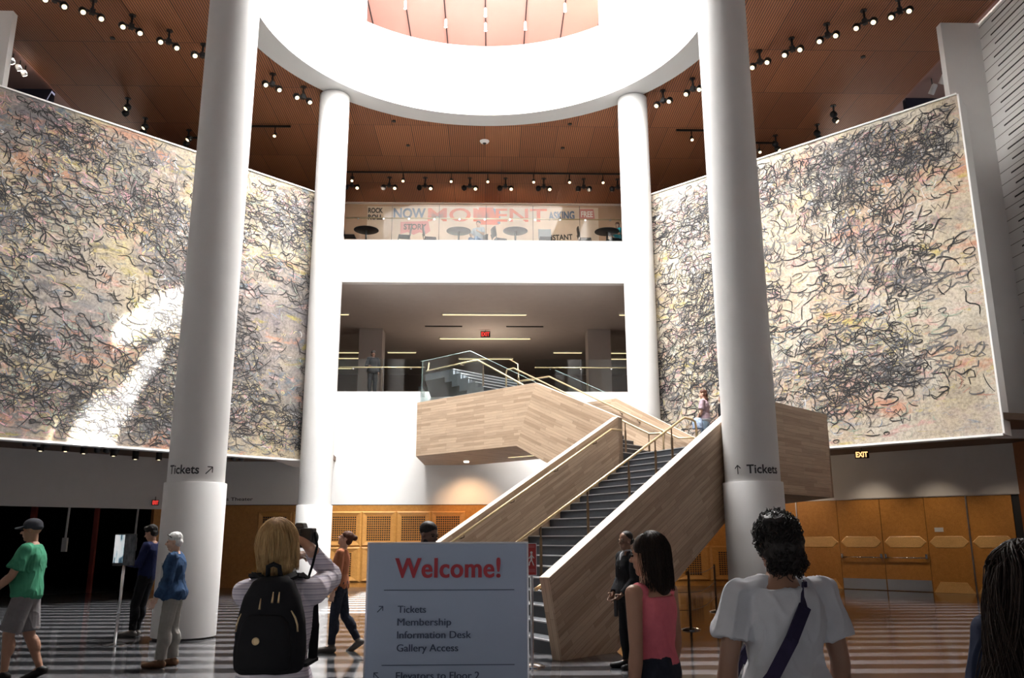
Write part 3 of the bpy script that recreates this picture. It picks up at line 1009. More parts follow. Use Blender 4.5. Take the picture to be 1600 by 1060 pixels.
def glass_sheet(pts, off, label):
    b = MB()
    lo = [Vector(p) - ST0 for p in pts]
    hi = [p + off for p in lo]
    a = [b.bm.verts.new(p) for p in lo]; c = [b.bm.verts.new(p) for p in hi]
    b.bm.faces.new(a); b.bm.faces.new(c[::-1])
    for i in range(len(a)):
        j = (i + 1) % len(a); b.bm.faces.new((a[i], c[i], c[j], a[j]))
    o = b.build('glass_pane', 'glass', st); o['label'] = label
    b = MB()
    b.tube([lo[-2] + off * 0.5 + Vector((0, 0, 0.004)), lo[-1] + off * 0.5 + Vector((0, 0, 0.004))], 0.006, 6)
    b.tube([lo[-1] + off * 0.5, lo[0] + off * 0.5], 0.005, 6)
    b.build('polished_edge', 'glassedge', o)
off = T(0.012, 0, 0)
glass_sheet([T(16.94, 19.62, 5.61), T(16.94, 17.48, 5.61), T(16.94, 17.48, 6.93), T(16.94, 19.62, 6.93)], off, 'level glass pane over the box')
glass_sheet([T(16.94, 17.46, 6.93), T(16.94, 17.46, 5.61), T(16.94, 14.9, 5.61), T(16.94, 14.88, 5.66), ], off, 'sloping glass pane over the near parapet')
glass_sheet([T(20.05, 16.85, 6.71), T(20.05, 16.85, 5.53), T(20.05, 14.6, 5.53), T(20.05, 14.52, 5.58)], off, 'sloping glass pane over the far parapet')
glass_sheet([Vector((-1.95, 28.9, 5.61)), Vector((-1.95, 25.85, 5.61)), Vector((-1.95, 25.85, 6.93)), Vector((-1.95, 28.9, 7.6))], Vector((0.012, 0, 0)), 'glass pane at the left end of the box')
# lamps under the box
b = MB(); m = Matrix.Translation(Vector((-0.54, 27.49, 3.97)) - ST0); b.lathe([(0.075, -0.03), (0.085, 0.0)], 20, mtx=m); o = b.build('recessed_downlight', 'lampwhite', st)
lamp('downlight_beam', 'SPOT', (-0.54, 27.40, 3.90), 230, (1.0, 0.58, 0.30), 0.06, aim=(-0.45, 28.9, 2.0), spot=88, blend=0.9)
b = MB(); p0, p1 = Vector((0.80, 26.16, 3.965)) - ST0, Vector((1.55, 25.52, 3.965)) - ST0
dd = (p1 - p0).normalized(); nn = Vector((-dd.y, dd.x, 0)) * 0.035
b.hexa([p0 - nn, p1 - nn, p1 + nn, p0 + nn] + [q + Vector((0, 0, 0.013)) for q in (p0 - nn, p1 - nn, p1 + nn, p0 + nn)])
b.build('light_strip', 'strip', st)
lamp('under_landing_light', 'POINT', (7.6, 26.8, 3.5), 60, (1, 0.72, 0.45), 0.15)
for x, y, e in ((9.6, 26.6, 85), (11.0, 25.0, 105), (12.2, 23.6, 105), (13.3, 22.2, 90)):
    lamp('door_wash', 'SPOT', (x, y, 4.02), e, (1, 0.80, 0.58), 0.12, aim=(x + 1.2, y + 1.2, 0.7), spot=72, blend=0.95)  # added spots that brighten the maple doors, no fixtures built
# ================================================================== paintings (free scribbled abstractions on the angled walls)
def painting_mat(name, ground, wash, tints):
    """ground: broad tone ramp; wash: mid-size stains; tints: (colour, scale, threshold) scratchy diagonal streaks"""
    k = NT(name)
    mp = k.coord('Object', (1, 1, 1))
    n1 = k.noise(mp, 0.30, 4, 0.55, 0.5)
    c = k.ramp((n1, 0), ground)
    n2 = k.noise(k.coord('Object', (1, 1, 1.5), (0, 0.5, 0)), 0.9, 6, 0.68, 0.5)
    w = k.ramp((n2, 0), wash)
    n3 = k.noise(mp, 0.6, 5, 0.65, 0.8)
    f = k.ramp((n3, 0), [(0.40, (0.1, 0.1, 0.1, 1)), (0.62, (0.7, 0.7, 0.7, 1))])
    c = k.mixc(f, c, w)
    for i, (col, sc, th) in enumerate(tints):
        m = k.coord('Object', (sc, sc, sc * 2.6), (0.3 * i, 0.55 - 0.25 * (i % 3), 0.2 * i))
        nn = k.noise(m, 1.0, 5, 0.72, 0.4)
        ff = k.ramp((nn, 0), [(th, (0, 0, 0, 1)), (th + 0.08, (0.78, 0.78, 0.78, 1))])
        c = k.mixc(ff, c, lin(col))
    n4 = k.noise(mp, 16, 5, 0.78)
    g = k.ramp((n4, 0), [(0.34, (0.55, 0.54, 0.55, 1)), (0.58, (0.98, 0.98, 0.97, 1))])
    k.base(k.mixc(1.0, c, g, 'MULTIPLY'))
    k.b.inputs['Roughness'].default_value = 0.8
    k.b.inputs['Specular IOR Level'].default_value = 0.15
    return k.m
MT['canvas_l'] = painting_mat('mottled grey and cream paint',
    [(0.30, lin('66626a')), (0.44, lin('89847f')), (0.54, lin('b9ab88')), (0.64, lin('98938c')), (0.78, lin('7b787d'))],
    [(0.34, lin('6c6a70')), (0.48, lin('9a8f80')), (0.58, lin('a99c95')), (0.72, lin('6f7a78'))],
    [('b08068', 0.55, 0.56), ('9a8f4f', 1.0, 0.58), ('566a78', 0.8, 0.58), ('c5a7a0', 0.9, 0.60), ('5d5a5e', 0.7, 0.56)])
MT['canvas_r'] = painting_mat('mottled cream and peach paint',
    [(0.30, lin('9d918b')), (0.44, lin('c0b39b')), (0.54, lin('cbc5b7')), (0.64, lin('b8a089')), (0.78, lin('9b9592'))],
    [(0.34, lin('8b8584')), (0.48, lin('bfb29a')), (0.58, lin('b9a89f')), (0.72, lin('99a097'))],
    [('c98f74', 0.45, 0.57), ('bfae62', 1.0, 0.59), ('8a94a0', 0.8, 0.60), ('c99a96', 0.9, 0.59), ('7d7879', 0.7, 0.58)])
MT['charcoal'] = mat('charcoal marks', (0.022, 0.021, 0.022), 0.9)
MT['charcoalsoft'] = mat('grey rubbed marks', (0.13, 0.125, 0.125), 0.9)
MT['mark_a'] = mat('rust red marks', (0.42, 0.22, 0.16), 0.9)
MT['mark_b'] = mat('ochre marks', (0.50, 0.42, 0.20), 0.9)
MT['mark_c'] = mat('slate blue marks', (0.16, 0.21, 0.28), 0.9)
MT['mark_d'] = mat('chalk white marks', (0.56, 0.56, 0.55), 0.9)
MT['mark_f'] = mat('dusty pink marks', (0.50, 0.27, 0.30), 0.9)
MT['mark_e'] = mat('sage green marks', (0.28, 0.35, 0.27), 0.9)

def scribble(rng, x, y, size, ang):
    """one gestural mark in the plane: hook, arc, zigzag or loop"""
    kind = rng.random()
    pts = []
    if kind < 0.45:
        n = 7; bend = rng.uniform(-2.2, 2.2); a = ang; s = size / n
        px, py = x, y
        for i in range(n + 1):
            pts.append((px, py)); px += math.cos(a) * s; py += math.sin(a) * s; a += bend / n
    elif kind < 0.70:
        n = rng.randint(3, 6)
        for i in range(n):
            t = i / (n - 1)
            off = size * 0.3 * (1 if i % 2 else -1) * rng.uniform(0.5, 1)
            pts.append((x + math.cos(ang) * size * t - math.sin(ang) * off, y + math.sin(ang) * size * t + math.cos(ang) * off))
    elif kind < 0.85:
        n = 11; r = size * 0.3; a0 = rng.uniform(0, 6.28)
        for i in range(n):
            a = a0 + 5.0 * i / (n - 1)
            pts.append((x + math.cos(a) * r * (1 + 0.08 * i) + size * 0.05 * i, y + math.sin(a) * r * 0.6))
    else:
        n = 9
        for i in range(n):
            t = i / (n - 1)
            off = size * 0.14 * math.sin(t * 9 + ang * 5)
            pts.append((x + math.cos(ang) * size * t * 1.3 - math.sin(ang) * off, y + math.sin(ang) * size * t * 1.3 + math.cos(ang) * off))
    return pts

PW, PH, PZ = 9.75, 8.2, 3.77
def painting(s, seed, canvas, label):
    rng = random.Random(seed)
    ux = Vector((s / S2, -1 / S2, 0)); nrm = Vector((-s / S2, -1 / S2, 0))
    org = Vector((s * 4.61, MURAL_C - 4.61, 0))
    t = thing('painting', label, 'painting', (org.x, org.y, PZ), 0)
    inv = -Vector((org.x, org.y, PZ))
    def W(x, y, off):
        return org + ux * x + nrm * off + Vector((0, 0, PZ + y)) + inv
    b = MB()
    p = [W(0, 0, 0), W(PW, 0, 0), W(PW, 0, .03), W(0, 0, .03)]
    q = [v + Vector((0, 0, PH)) for v in p]
    b.hexa(p + q); b.build('canvas', canvas, t)
    b = MB()
    for y0, y1 in ((-0.05, 0.0), (PH, PH + 0.04)):
        p = [W(0, y0, -.02), W(PW, y0, -.02), W(PW, y0, .06), W(0, y0, .06)]
        b.hexa(p + [v + Vector((0, 0, y1 - y0)) for v in p])
    p = [W(PW, 0, -.02), W(PW + .04, 0, -.02), W(PW + .04, 0, .06), W(PW, 0, .06)]
    b.hexa(p + [v + Vector((0, 0, PH)) for v in p])
    b.build('white_edge', 'white', t)
    def dens(x, y):
        v = 0.42 + 1.1 * mnoise.noise(Vector((x * 0.36 + seed, y * 0.36, seed * 0.7)))
        v += 0.5 * mnoise.noise(Vector((x * 0.9 - seed, y * 0.9, 2.0)))
        return max(0.03, min(1.0, v))
    def flow(x, y):
        return 0.65 + 1.5 * mnoise.noise(Vector((x * 0.22, y * 0.22, seed + 5.0)))
    layers = [('colour_marks', 'mark_a', 70, 9, 0.30, 0.020), ('colour_marks', 'mark_b', 80, 10, 0.30, 0.022), ('colour_marks', 'mark_c', 80, 9, 0.30, 0.020), ('colour_marks', 'mark_e', 60, 9, 0.30, 0.020), ('colour_marks', 'mark_f', 60, 9, 0.30, 0.022),
              ('chalk_marks', 'mark_d', 45, 9, 0.30, 0.020), ('rubbed_marks', 'charcoalsoft', 190, 12, 0.40, 0.032), ('charcoal_marks', 'charcoal', 330, 13, 0.42, 0.028)]
    for li, (nm, m, ncl, per, size, wd) in enumerate(layers):
        b = MB()
        off = 0.0315 + 0.0008 * li
        done = tries = 0
        while done < ncl and tries < ncl * 8:
            tries += 1
            cx, cy = rng.uniform(0.2, PW - 0.2), rng.uniform(0.2, PH - 0.2)
            if rng.random() > dens(cx, cy): continue
            done += 1
            base = flow(cx, cy) + rng.gauss(0, 0.25)
            spread_ = rng.uniform(0.25, 0.75)
            csz = size * rng.uniform(0.55, 1.25)
            kindlock = rng.random() < 0.5
            for q in range(int(per * rng.uniform(0.5, 1.4))):
                x, y = cx + rng.gauss(0, spread_), cy + rng.gauss(0, spread_ * 0.7)
                a = base + rng.gauss(0, 0.35 if kindlock else 0.9) + (PI if rng.random() < 0.5 else 0)
                sz = csz * rng.uniform(0.5, 1.2) * (2.6 if rng.random() > 0.985 else 1.0)
                pts = scribble(rng, x, y, sz, a)
                if any(not (0.03 < px < PW - 0.03 and 0.03 < py < PH - 0.03) for px, py in pts): continue
                w0 = wd * rng.uniform(0.35, 1.25)
                ws = [w0 * (0.35 + 0.65 * math.sin(PI * (i + 0.5) / len(pts))) for i in range(len(pts))]
                oo = off + rng.uniform(0, 0.0006)
                stroke(b, pts, ws, lambda px, py: W(px, py, oo))
        o = b.build(nm, m, t, recalc=False)
        o['kind'] = 'stuff'
    return t
painting(-1, 3, 'canvas_l', 'huge abstract painting of dark scribbles on grey and cream, left of the columns')
painting(1, 8, 'canvas_r', 'huge abstract painting of dark scribbles on cream and peach, right of the columns')

# ================================================================== ceiling spotlights
def pendant(loc, rz, label, group, heads=2, lit=(True, True)):
    t = thing('twin_spotlight', label, 'spotlight', loc, rz, group)
    b = MB(); b.lathe([(0.03, 0.05), (0.03, CEIL - 14.85 - 0.02), (0.09, CEIL - 14.85 - 0.02), (0.09, CEIL - 14.85)], 12)
    b.build('stem', 'black', t, 40)
    b = MB(); b.tube([(-0.2, 0, 0.06), (0.2, 0, 0.06)], 0.03, 8); b.box(-0.06, 0.06, -0.06, 0.06, 0.0, 0.14); b.build('crossbar', 'black', t)
    for i, sx in enumerate((-1, 1)):
        m = Matrix.Translation((sx * 0.22, 0, 0.0)) @ Euler((R(-38), 0, 0)).to_matrix().to_4x4()
        b = MB(); b.lathe([(0.03, 0.105), (0.075, 0.08), (0.10, 0.04), (0.108, -0.01), (0.10, -0.06), (0.085, -0.09)], 16, mtx=m)
        h = b.build('lamp_head', 'black', t, 40)
        b = MB(); b.lathe([(0.062, -0.098), (0.062, -0.091)], 16, mtx=m)
        b.build('lamp_face', 'lampwarm' if lit[i] else 'blackplastic', h)
    return t
ang = R(-45)
PL = [(-10.87, 19.20), (-10.16, 19.70), (-9.41, 20.33), (-8.68, 21.02), (-7.97, 21.68), (-6.39, 23.22), (-5.62, 23.95)]
nm = ['outermost', 'second from the outer end', 'third from the outer end', 'fourth from the outer end', 'just outside the front column', 'just inside the front column', 'beside the far column']
first = None
for s, side in ((-1, 'left'), (1, 'right')):
    for (x, y), w in zip(PL, nm):
        lab = 'black twin spotlight in the %s diagonal ceiling row, %s' % (side, w)
        rz = s * R(-40)
        if first is None:
            first = pendant((s * abs(x), y, 14.85), rz, lab, 'twin spotlights on the wood ceiling')
        else:
            dup(first, (s * abs(x), y, 14.85), rz, lab)
half = pendant((-5.18, 30.7, 14.85), 0, 'black twin spotlight with one lit head above the café, leftmost', 'twin spotlights on the wood ceiling', lit=(False, True))
for (x, w) in ((-3.73, 'second from left'), (-2.34, 'third from left'), (-0.6, 'just left of the middle'), (0.79, 'just right of the middle'), (2.29, 'third from right'), (3.85, 'second from right'), (5.18, 'rightmost')):
    dup(half, (x, 30.7, 14.85), 0 if x < 3 else PI, 'black twin spotlight with one lit head above the café, %s' % w)
for s, side in ((-1, 'left'), (1, 'right')):
    for x, y, w in ((11.37, 24.78, 'outermost of three'), (11.33, 26.08, 'middle one of three'), (10.17, 26.9, 'innermost of three')):
        dup(half, (s * x, y, 14.85), R(60 * s), 'black twin spotlight over the top edge of the %s painting, %s' % (side, w), 'twin spotlights over the paintings')
def track_head(loc, label, group):
    t = thing('track_spotlight', label, 'spotlight', loc, 0, group)
    b = MB(); b.tube([(0, 0, 0.345), (0, 0, 0.10)], 0.018, 8); b.build('stem', 'black', t)
    m = Matrix.Translation((0, 0, 0.04)) @ Euler((R(-35), 0, 0)).to_matrix().to_4x4()
    b = MB(); b.lathe([(0.04, 0.11), (0.055, 0.09), (0.062, -0.07), (0.055, -0.075)], 14, mtx=m); b.build('lamp_head', 'black', t, 40)
    b = MB(); b.lathe([(0.052, -0.083), (0.052, -0.076)], 14, mtx=m); b.build('lamp_face', 'lampwarm', t)
    return t
tr = MB(); tr.box(-5.6, 5.6, 30.14, 30.18, 15.20, 15.262)
tag(tr.build('lighting_track', 'black'), 'long black lighting track on the wood ceiling in front of the café', 'track')
th = None
names_ = ['first from left', 'second from left', 'third from left', 'fourth, at the middle', 'third from right', 'second from right', 'first from right']
for x, w in zip((-5.08, -3.14, -1.3, 0.1, 1.86, 3.24, 4.53), names_):
    lab = 'small black spotlight hanging from the café track, %s' % w
    if th is None: th = track_head((x, 30.16, 14.87), lab, 'small spotlights on the café track')
    else: dup(th, (x, 30.16, 14.87), None, lab)
for s, side in ((-1, 'left'), (1, 'right')):
    bb = MB(); x0, x1 = sorted((s * 6.6, s * 8.0)); bb.box(x0, x1, 26.5, 26.55, 15.20, 15.262)
    tag(bb.build('lighting_track', 'black'), 'short black lighting track on the %s between column and painting' % side, 'track')
    dup(th, (s * 7.12, 26.52, 14.87), None, 'small black spotlight on the short track beside the %s painting' % side, 'small spotlights beside the paintings')
    bb = MB(); x0, x1 = sorted((s * 9.4, s * 10.3)); bb.box(x0, x1, 27.4, 27.45, 15.20, 15.262)
    tag(bb.build('lighting_track', 'black'), 'short black lighting track above the top of the %s painting' % side, 'track')
    dup(th, (s * 9.75, 27.42, 14.87), None, 'small lit spotlight above the top edge of the %s painting' % side, 'small spotlights beside the paintings')
    for i, (x, y) in enumerate(((13.62, 22.3), (13.62, 22.66), (13.62, 22.95))):
        if s < 0:
            q = thing('floodlight', 'bright white floodlight left of the wood ceiling, %s of three' % ('nearest', 'middle', 'farthest')[i], 'spotlight', (s * x, y, 14.98), 0, 'bright floodlights at the ceiling edge')
            m = Euler((R(60), 0, 0)).to_matrix().to_4x4()
            b = MB(); b.lathe([(0.05, 0.16), (0.075, 0.12), (0.08, 0.0)], 14, mtx=m); b.build('lamp_head', 'graywall', q, 40)
            b = MB(); b.lathe([(0.07, -0.012), (0.07, -0.002)], 14, mtx=m); b.build('lamp_face', 'lampwhite', q)
            b = MB(); b.tube([(0, 0, 0.08), (0, 0, 0.30)], 0.015, 8); b.build('stem', 'black', q)
        elif i < 2:
            q = thing('floodlight', 'unlit grey spotlight at the right ceiling edge beside the fin wall, %s' % ('nearer', 'farther')[i], 'spotlight', (13.75, 22.5 + 0.6 * i, 14.9), R(20), 'unlit spotlights at the ceiling edge')
            m = Euler((R(40), 0, 0)).to_matrix().to_4x4()
            b = MB(); b.lathe([(0.06, 0.18), (0.085, 0.14), (0.09, -0.14)], 14, mtx=m); b.build('lamp_head', 'graywall', q, 40)
            b = MB(); b.tube([(0, 0, 0.08), (0, 0, 0.38)], 0.015, 8); b.build('stem', 'black', q)
q = thing('smoke_detector', 'round white smoke detector on the wood ceiling above the café', 'smoke detector', (-0.01, 27.53, 15.17))
b = MB(); b.lathe([(0.07, 0.0), (0.14, 0.03), (0.17, 0.085)], 24); b.build('housing', 'white', q, 40)
b = MB(); b.lathe([(0.05, -0.02), (0.075, 0.005)], 16); b.build('sensor', 'black', q)
for i, (x, y, w) in enumerate(((-10.4, 21.4, 'over the left painting'), (11.1, 21.9, 'over the right painting'), (-3.05, 26.1, 'left of the smoke detector, nearer'), (-2.75, 27.9, 'left of the smoke detector, farther'), (2.9, 26.2, 'right of the smoke detector, nearer'), (2.8, 28.0, 'right of the smoke detector, farther'))):
    b = MB(); b.lathe([(0.07, CEIL - 0.03), (0.07, CEIL)], 12, (x, y))
    tag(b.build('sprinkler', 'black', None, 40), 'tiny dark sprinkler on the wood ceiling %s' % w, 'sprinkler', 'sprinklers on the wood ceiling')

# spots under the soffits of the lower hall
def soffit_spot(loc, rz, label):
    t = thing('soffit_spotlight', label, 'spotlight', loc, rz, 'spotlights under the left soffit')
    b = MB(); b.box(-0.05, 0.05, -0.05, 0.05, 0.2, 0.38); b.box(-0.30, 0.30, -0.03, 0.03, 0.14, 0.2); b.build('mount', 'black', t)
    for sx in (-1, 0, 1):
        m = Matrix.Translation((sx * 0.24, 0, 0.10)) @ Euler((R(30), R(20 * sx), 0)).to_matrix().to_4x4()
        b = MB(); b.lathe([(0.05, 0.08), (0.085, 0.05), (0.09, -0.09)], 12, mtx=m); b.build('lamp_head', 'black', t, 40)
    return t
sp = None
for x, y, w in ((-11.9, 20.1, 'nearest the outer end'), (-10.6, 20.5, 'second from the outer end'), (-9.6, 22.0, 'third from the outer end'), (-7.0, 24.2, 'just inside the front column')):
    lab = 'cluster of black spotlights under the left soffit, %s' % w
    if sp is None: sp = soffit_spot((x, y, 3.72), R(45), lab)
    else: dup(sp, (x, y, 3.72), R(45), lab)
dl = None
for x, y, w in ((-11.6, 22.6, 'first from the outer end'), (-11.0, 22.7, 'second from the outer end'), (-10.8, 23.3, 'third from the outer end'), (-10.3, 24.0, 'fourth from the outer end'), (-10.1, 25.0, 'fifth from the outer end'), (-9.5, 25.2, 'innermost, brightest')):
    lab = 'small can downlight below the left soffit, %s' % w
    if dl is None:
        dl = thing('downlight', lab, 'downlight', (x, y, 3.82), 0, 'can downlights under the left soffit')
        b = MB(); b.lathe([(0.09, 0.0), (0.09, 0.28)], 14); b.build('can', 'black', dl, 40)
        b = MB(); b.lathe([(0.035, -0.012), (0.035, -0.001)], 12); b.build('lamp_face', 'lampwarm', dl)
    else: dup(dl, (x, y, 3.82), None, lab)

# exit signs
def exit_sign(loc, rz, w, h, m, label, text='EXIT', dark=True):
    t = thing('exit_sign', label, 'exit sign', loc, rz)
    b = MB(); b.box(-w / 2, w / 2, 0.0, 0.05, -h / 2, h / 2); b.build('sign_box', 'blackplastic' if dark else 'graywall', t)
    b = MB(); add_text(b, text, h * 0.95, lambda x, y: Vector((-w * 0.42 + x, -0.004, -h * 0.33 + y)), 0.006, width=w * 0.84); b.build('lettering', m, t, recalc=False)
    b = MB(); b.tube([(0, 0.025, h / 2), (0, 0.025, h / 2 + 0.1)], 0.012, 8); b.build('hanger', 'black', t)
    return t
exit_sign((0, 36.05, 10.28), 0, 0.42, 0.26, 'exitred', 'red exit sign hanging below the grey second level ceiling')
exit_sign((10.9, 24.12, 3.87), R(-30), 0.38, 0.22, 'exitamber', 'amber exit sign hanging under the right soffit')
exit_sign((-10.36, 27.48, 2.68), R(35), 0.2, 0.17, 'exitred', 'small red exit sign beside the dark opening on the left', 'EXIT')

# dark opening: posts and hanging poles
for x, y, m, r, z0, z1, nm_, lab in ((-13.2, 25.75, 'exitredpost', 0.07, 0, 3.1, 'post', 'dull red post in the dark opening, behind the man in a cap'),
                              (-11.75, 26.6, 'exitredpost', 0.06, 0, 3.1, 'post', 'dull red post in the dark opening, nearer the screen stand')):
    if m not in MT: MT[m] = mat('dull red paint', (0.16, 0.025, 0.018), 0.6)
    b = MB(); b.box(x - r, x + r, y - r, y + r, z0, z1)
    tag(b.build(nm_, m), lab, 'post', 'red posts in the dark opening')
for x, y, lab in ((-12.3, 26.0, 'pale pole hanging in the dark opening, left one'), (-11.0, 27.8, 'pale pole hanging in the dark opening, right one')):
    t = thing('hanging_pole', lab, 'pole', (x, y, 0), 0, 'pale poles in the dark opening')
    b = MB(); b.tube([(0, 0, 3.1), (-0.03, 0, 1.55)], 0.035, 8); b.build('pole', 'graywall', t)
    b = MB(); b.box(-0.10, 0.04, -0.05, 0.05, 1.2, 1.6); b.build('end_block', 'graywall', t)

# theatre lettering on the back wall, partly behind the front column
bt = MB(); add_text(bt, 's Theater', 0.15, lambda x, y: Vector((-8.58 + x, WALL_Y - 0.006, 2.80 + y)), 0.002, width=0.88)
tag(bt.build('wall_lettering', 'ink', None, recalc=False), 'dark lettering reading Theater on the grey wall above the maple panels', 'lettering')

# grilles in the back panelling
def grille(x, z0, z1, w, zc0, zc1, label):
    cw = 1.145
    t = thing('wall_grille', label, 'grille', (x, WALL_Y - 0.012, 0), 0, 'grilles in the back panelling')
    b = MB()
    O = [(-cw / 2, zc0), (cw / 2, zc0), (cw / 2, zc1), (-cw / 2, zc1)]
    I = [(-w / 2, z0), (w / 2, z0), (w / 2, z1), (-w / 2, z1)]
    for k_, yy in ((0, 0.0),):
        o_ = [b.bm.verts.new((p[0], -0.004, p[1])) for p in O]
        m_ = [b.bm.verts.new((p[0] * 0.72 + q[0] * 0.28, -0.045, p[1] * 0.72 + q[1] * 0.28)) for p, q in zip(O, I)]
        i_ = [b.bm.verts.new((p[0], -0.006, p[1])) for p in I]
        for a in range(4):
            c = (a + 1) % 4
            b.bm.faces.new((o_[a], o_[c], m_[c], m_[a])); b.bm.faces.new((m_[a], m_[c], i_[c], i_[a]))
    b.build('frame', 'veneerlight', t)
    b = MB(); b.box(-w / 2, w / 2, -0.003, 0.0, z0, z1); b.build('dark_back', 'black', t)
    b = MB()
    nh, nv = 11, int(round(w / 0.075))
    for i in range(nh + 1):
        z = z0 + (z1 - z0) * i / nh; b.box(-w / 2, w / 2, -0.018, -0.008, z - 0.013, z + 0.013)
    for i in range(nv + 1):
        xx = -w / 2 + w * i / nv; b.box(xx - 0.009, xx + 0.009, -0.016, -0.006, z0, z1)
    b.build('lattice', 'veneer', t)
    return t
gu = gl_ = None
order = ['first', 'second', 'third', 'fourth', 'fifth', 'sixth']
GX = [-6.93, -5.78, -4.62, -3.48, -2.33, -1.18]
for i, x in enumerate(GX):
    lab = 'square maple wall grille in the upper row, %s from the left' % order[i]
    if gu is None: gu = grille(x, 1.48, 2.28, 0.79, 1.29, 2.44, lab)
    else: dup(gu, (x, WALL_Y - 0.012, 0), None, lab)
    lab = 'maple wall grille in the lower row, %s from the left' % order[i]
    if gl_ is None: gl_ = grille(x, 0.34, 1.10, 0.56, 0.16, 1.29, lab)
    else: dup(gl_, (x, WALL_Y - 0.012, 0), None, lab)
for x, w in ((5.85, 'first'), (6.99, 'second'), (8.13, 'third')):
    dup(gl_, (x, WALL_Y - 0.012, 0), None, 'maple wall grille low on the back wall behind the staircase, %s right of it' % w)

# ================================================================== second level: columns, light strips, rails
for s, side in ((-1, 'left'), (1, 'right')):
    b = MB(); x = s * 4.97; b.box(x - 0.5, x + 0.5, 35.8, 36.8, 6.5, 10.46)
    o = b.build('square_column', mat('grey column ' + side, (0.42, 0.38, 0.36), 0.7))
    tag(o, 'square grey column on the second level, %s of the exit sign' % side, 'column', None, 'thing')
    b = MB(); x = s * 2.9; b.box(x - 0.45, x + 0.45, 41.5, 41.8, 6.5, 8.9)
    tag(b.build('partition', mat('slate partition ' + side, (0.23, 0.25, 0.27), 0.6)), 'grey standing partition far back on the second level, %s one' % side, 'partition')
strips = [(-1.72, 1.67, 33.25, 'long, nearest row in the middle'), (-2.08, 2.03, 37.5, 'long, second row in the middle'), (-1.38, 1.36, 41.95, 'long, farthest row in the middle'),
          (-4.8, -3.43, 40.5, 'short, left of the middle'), (3.32, 4.7, 40.45, 'short, right of the middle'), (-7.9, -6.2, 40.55, 'far left, nearer'), (-8.0, -6.4, 41.9, 'far left, farther'),
          (6.07, 7.9, 40.5, 'far right, nearer'), (6.3, 8.0, 41.9, 'far right, farther'), (-7.5, -5.54, 33.3, 'left end of the nearest row'), (5.48, 7.5, 33.2, 'right end of the nearest row'), (-8.2, -7.2, 44.5, 'farthest left, lowest in view')]
for x0, x1, y, w in strips:
    t = thing('light_strip', 'glowing warm light strip in the second level ceiling, %s' % w, 'light', ((x0 + x1) / 2, y, 10.40), 0, 'light strips of the second level')
    h_ = (x1 - x0) / 2
    b = MB(); b.box(-h_ - 0.02, h_ + 0.02, -0.06, 0.06, 0.01, 0.065); b.build('housing', 'graywall', t)
    b = MB(); b.box(-h_, h_, -0.045, 0.045, -0.01, 0.009); b.build('diffuser', 'strip', t)
for x in (-5, 0, 5):
    lamp('second_level_light', 'POINT', (x, 36.5, 8.4), 130, (1, 0.80, 0.62), 0.3)
for x0, x1, w in ((-2.6, -1.0, 'left'), (0.9, 2.5, 'right')):
    b = MB(); b.box(x0, x1, 35.3, 35.4, 10.43, 10.462)
    tag(b.build('air_slot', 'black'), 'thin dark air slot in the second level ceiling, %s one' % w, 'air vent')

def guard(name, label, x0, x1, y, z0, zr, zg, joints=()):
    t = thing(name, label, 'railing', ((x0 + x1) / 2, y, z0))
    cx = (x0 + x1) / 2
    xs = [x0] + list(joints) + [x1]
    for a, c in zip(xs[:-1], xs[1:]):
        b = MB(); b.box(a - cx + 0.008, c - cx - 0.008, -0.007, 0.007, 0.0, zg - z0); b.build('glass_pane', 'glass', t)
    b = MB(); b.tube([(x0 - cx, 0.07, zr - z0), (x1 - cx, 0.07, zr - z0)], 0.024, 10); b.build('handrail', 'brass', t, True)
    n = max(2, int((x1 - x0) / 0.9))
    for i in range(n):
        x = x0 + (x1 - x0) * (i + 0.5) / n - cx
        b = MB(); b.tube([(x, 0.0, zr - z0 - 0.06), (x, 0.05, zr - z0 - 0.06), (x, 0.07, zr - z0 - 0.02)], 0.012, 6); b.lathe([(0.03, -0.012), (0.03, 0.012)], 10, mtx=Matrix.Translation((x, 0, zr - z0 - 0.06)) @ Matrix.Rotation(PI / 2, 4, 'X'))
        b.build('bracket', 'chrome', t)
    for x in xs[1:-1]:
        b = MB(); b.box(x - cx - 0.008, x - cx + 0.008, -0.008, 0.008, 0, zg - z0); b.build('joint', 'ink', t)
    return t
guard('glass_railing', 'glass railing with a pale handrail on the second level, left of the staircase', -5.05, -2.05, 28.99, 6.505, 7.38, 7.66, (-3.5,))
guard('glass_railing', 'glass railing with a pale handrail on the second level, right of the staircase', 1.78, 5.0, 28.99, 6.505, 7.38, 7.66, (3.4,))
guard('glass_railing', 'glass railing with a thin handrail along the café edge', -5.05, 5.05, 28.99, 12.06, 12.93, 13.42, (-3.37, -1.66, 0.05, 1.76, 3.47))

# ================================================================== café
MT['muralred'] = mat('orange red mural paint', (0.62, 0.13, 0.07), 0.8)
MT['muralblue'] = mat('blue grey mural paint', (0.10, 0.15, 0.26), 0.8)
MT['muralblack'] = mat('black mural paint', (0.03, 0.03, 0.035), 0.8)
MT['muralpink'] = mat('pink mural paint', (0.55, 0.22, 0.22), 0.8)
t = thing('wall_mural', 'long lettered mural on the café wall with red and blue words', 'mural', (0, 33.385, 12.0))
b = MB(); b.box(-4.95, 4.75, -0.02, 0.0, 0.02, 3.14); b.build('ground', mat('pale mural ground', (0.62, 0.50, 0.42), 0.8, vary=0.1, scale=1.2), t)
def mural_word(s, x, z, size, width, m, bold, tilt=0.0, name='lettering'):
    b = MB(); ca, sa = math.cos(tilt), math.sin(tilt)
    add_text(b, s, size, lambda u, v: Vector((x + u * ca - v * sa, -0.026, z - 12.0 + u * sa + v * ca)), bold, width=width)
    b.build(name, m, t, recalc=False)
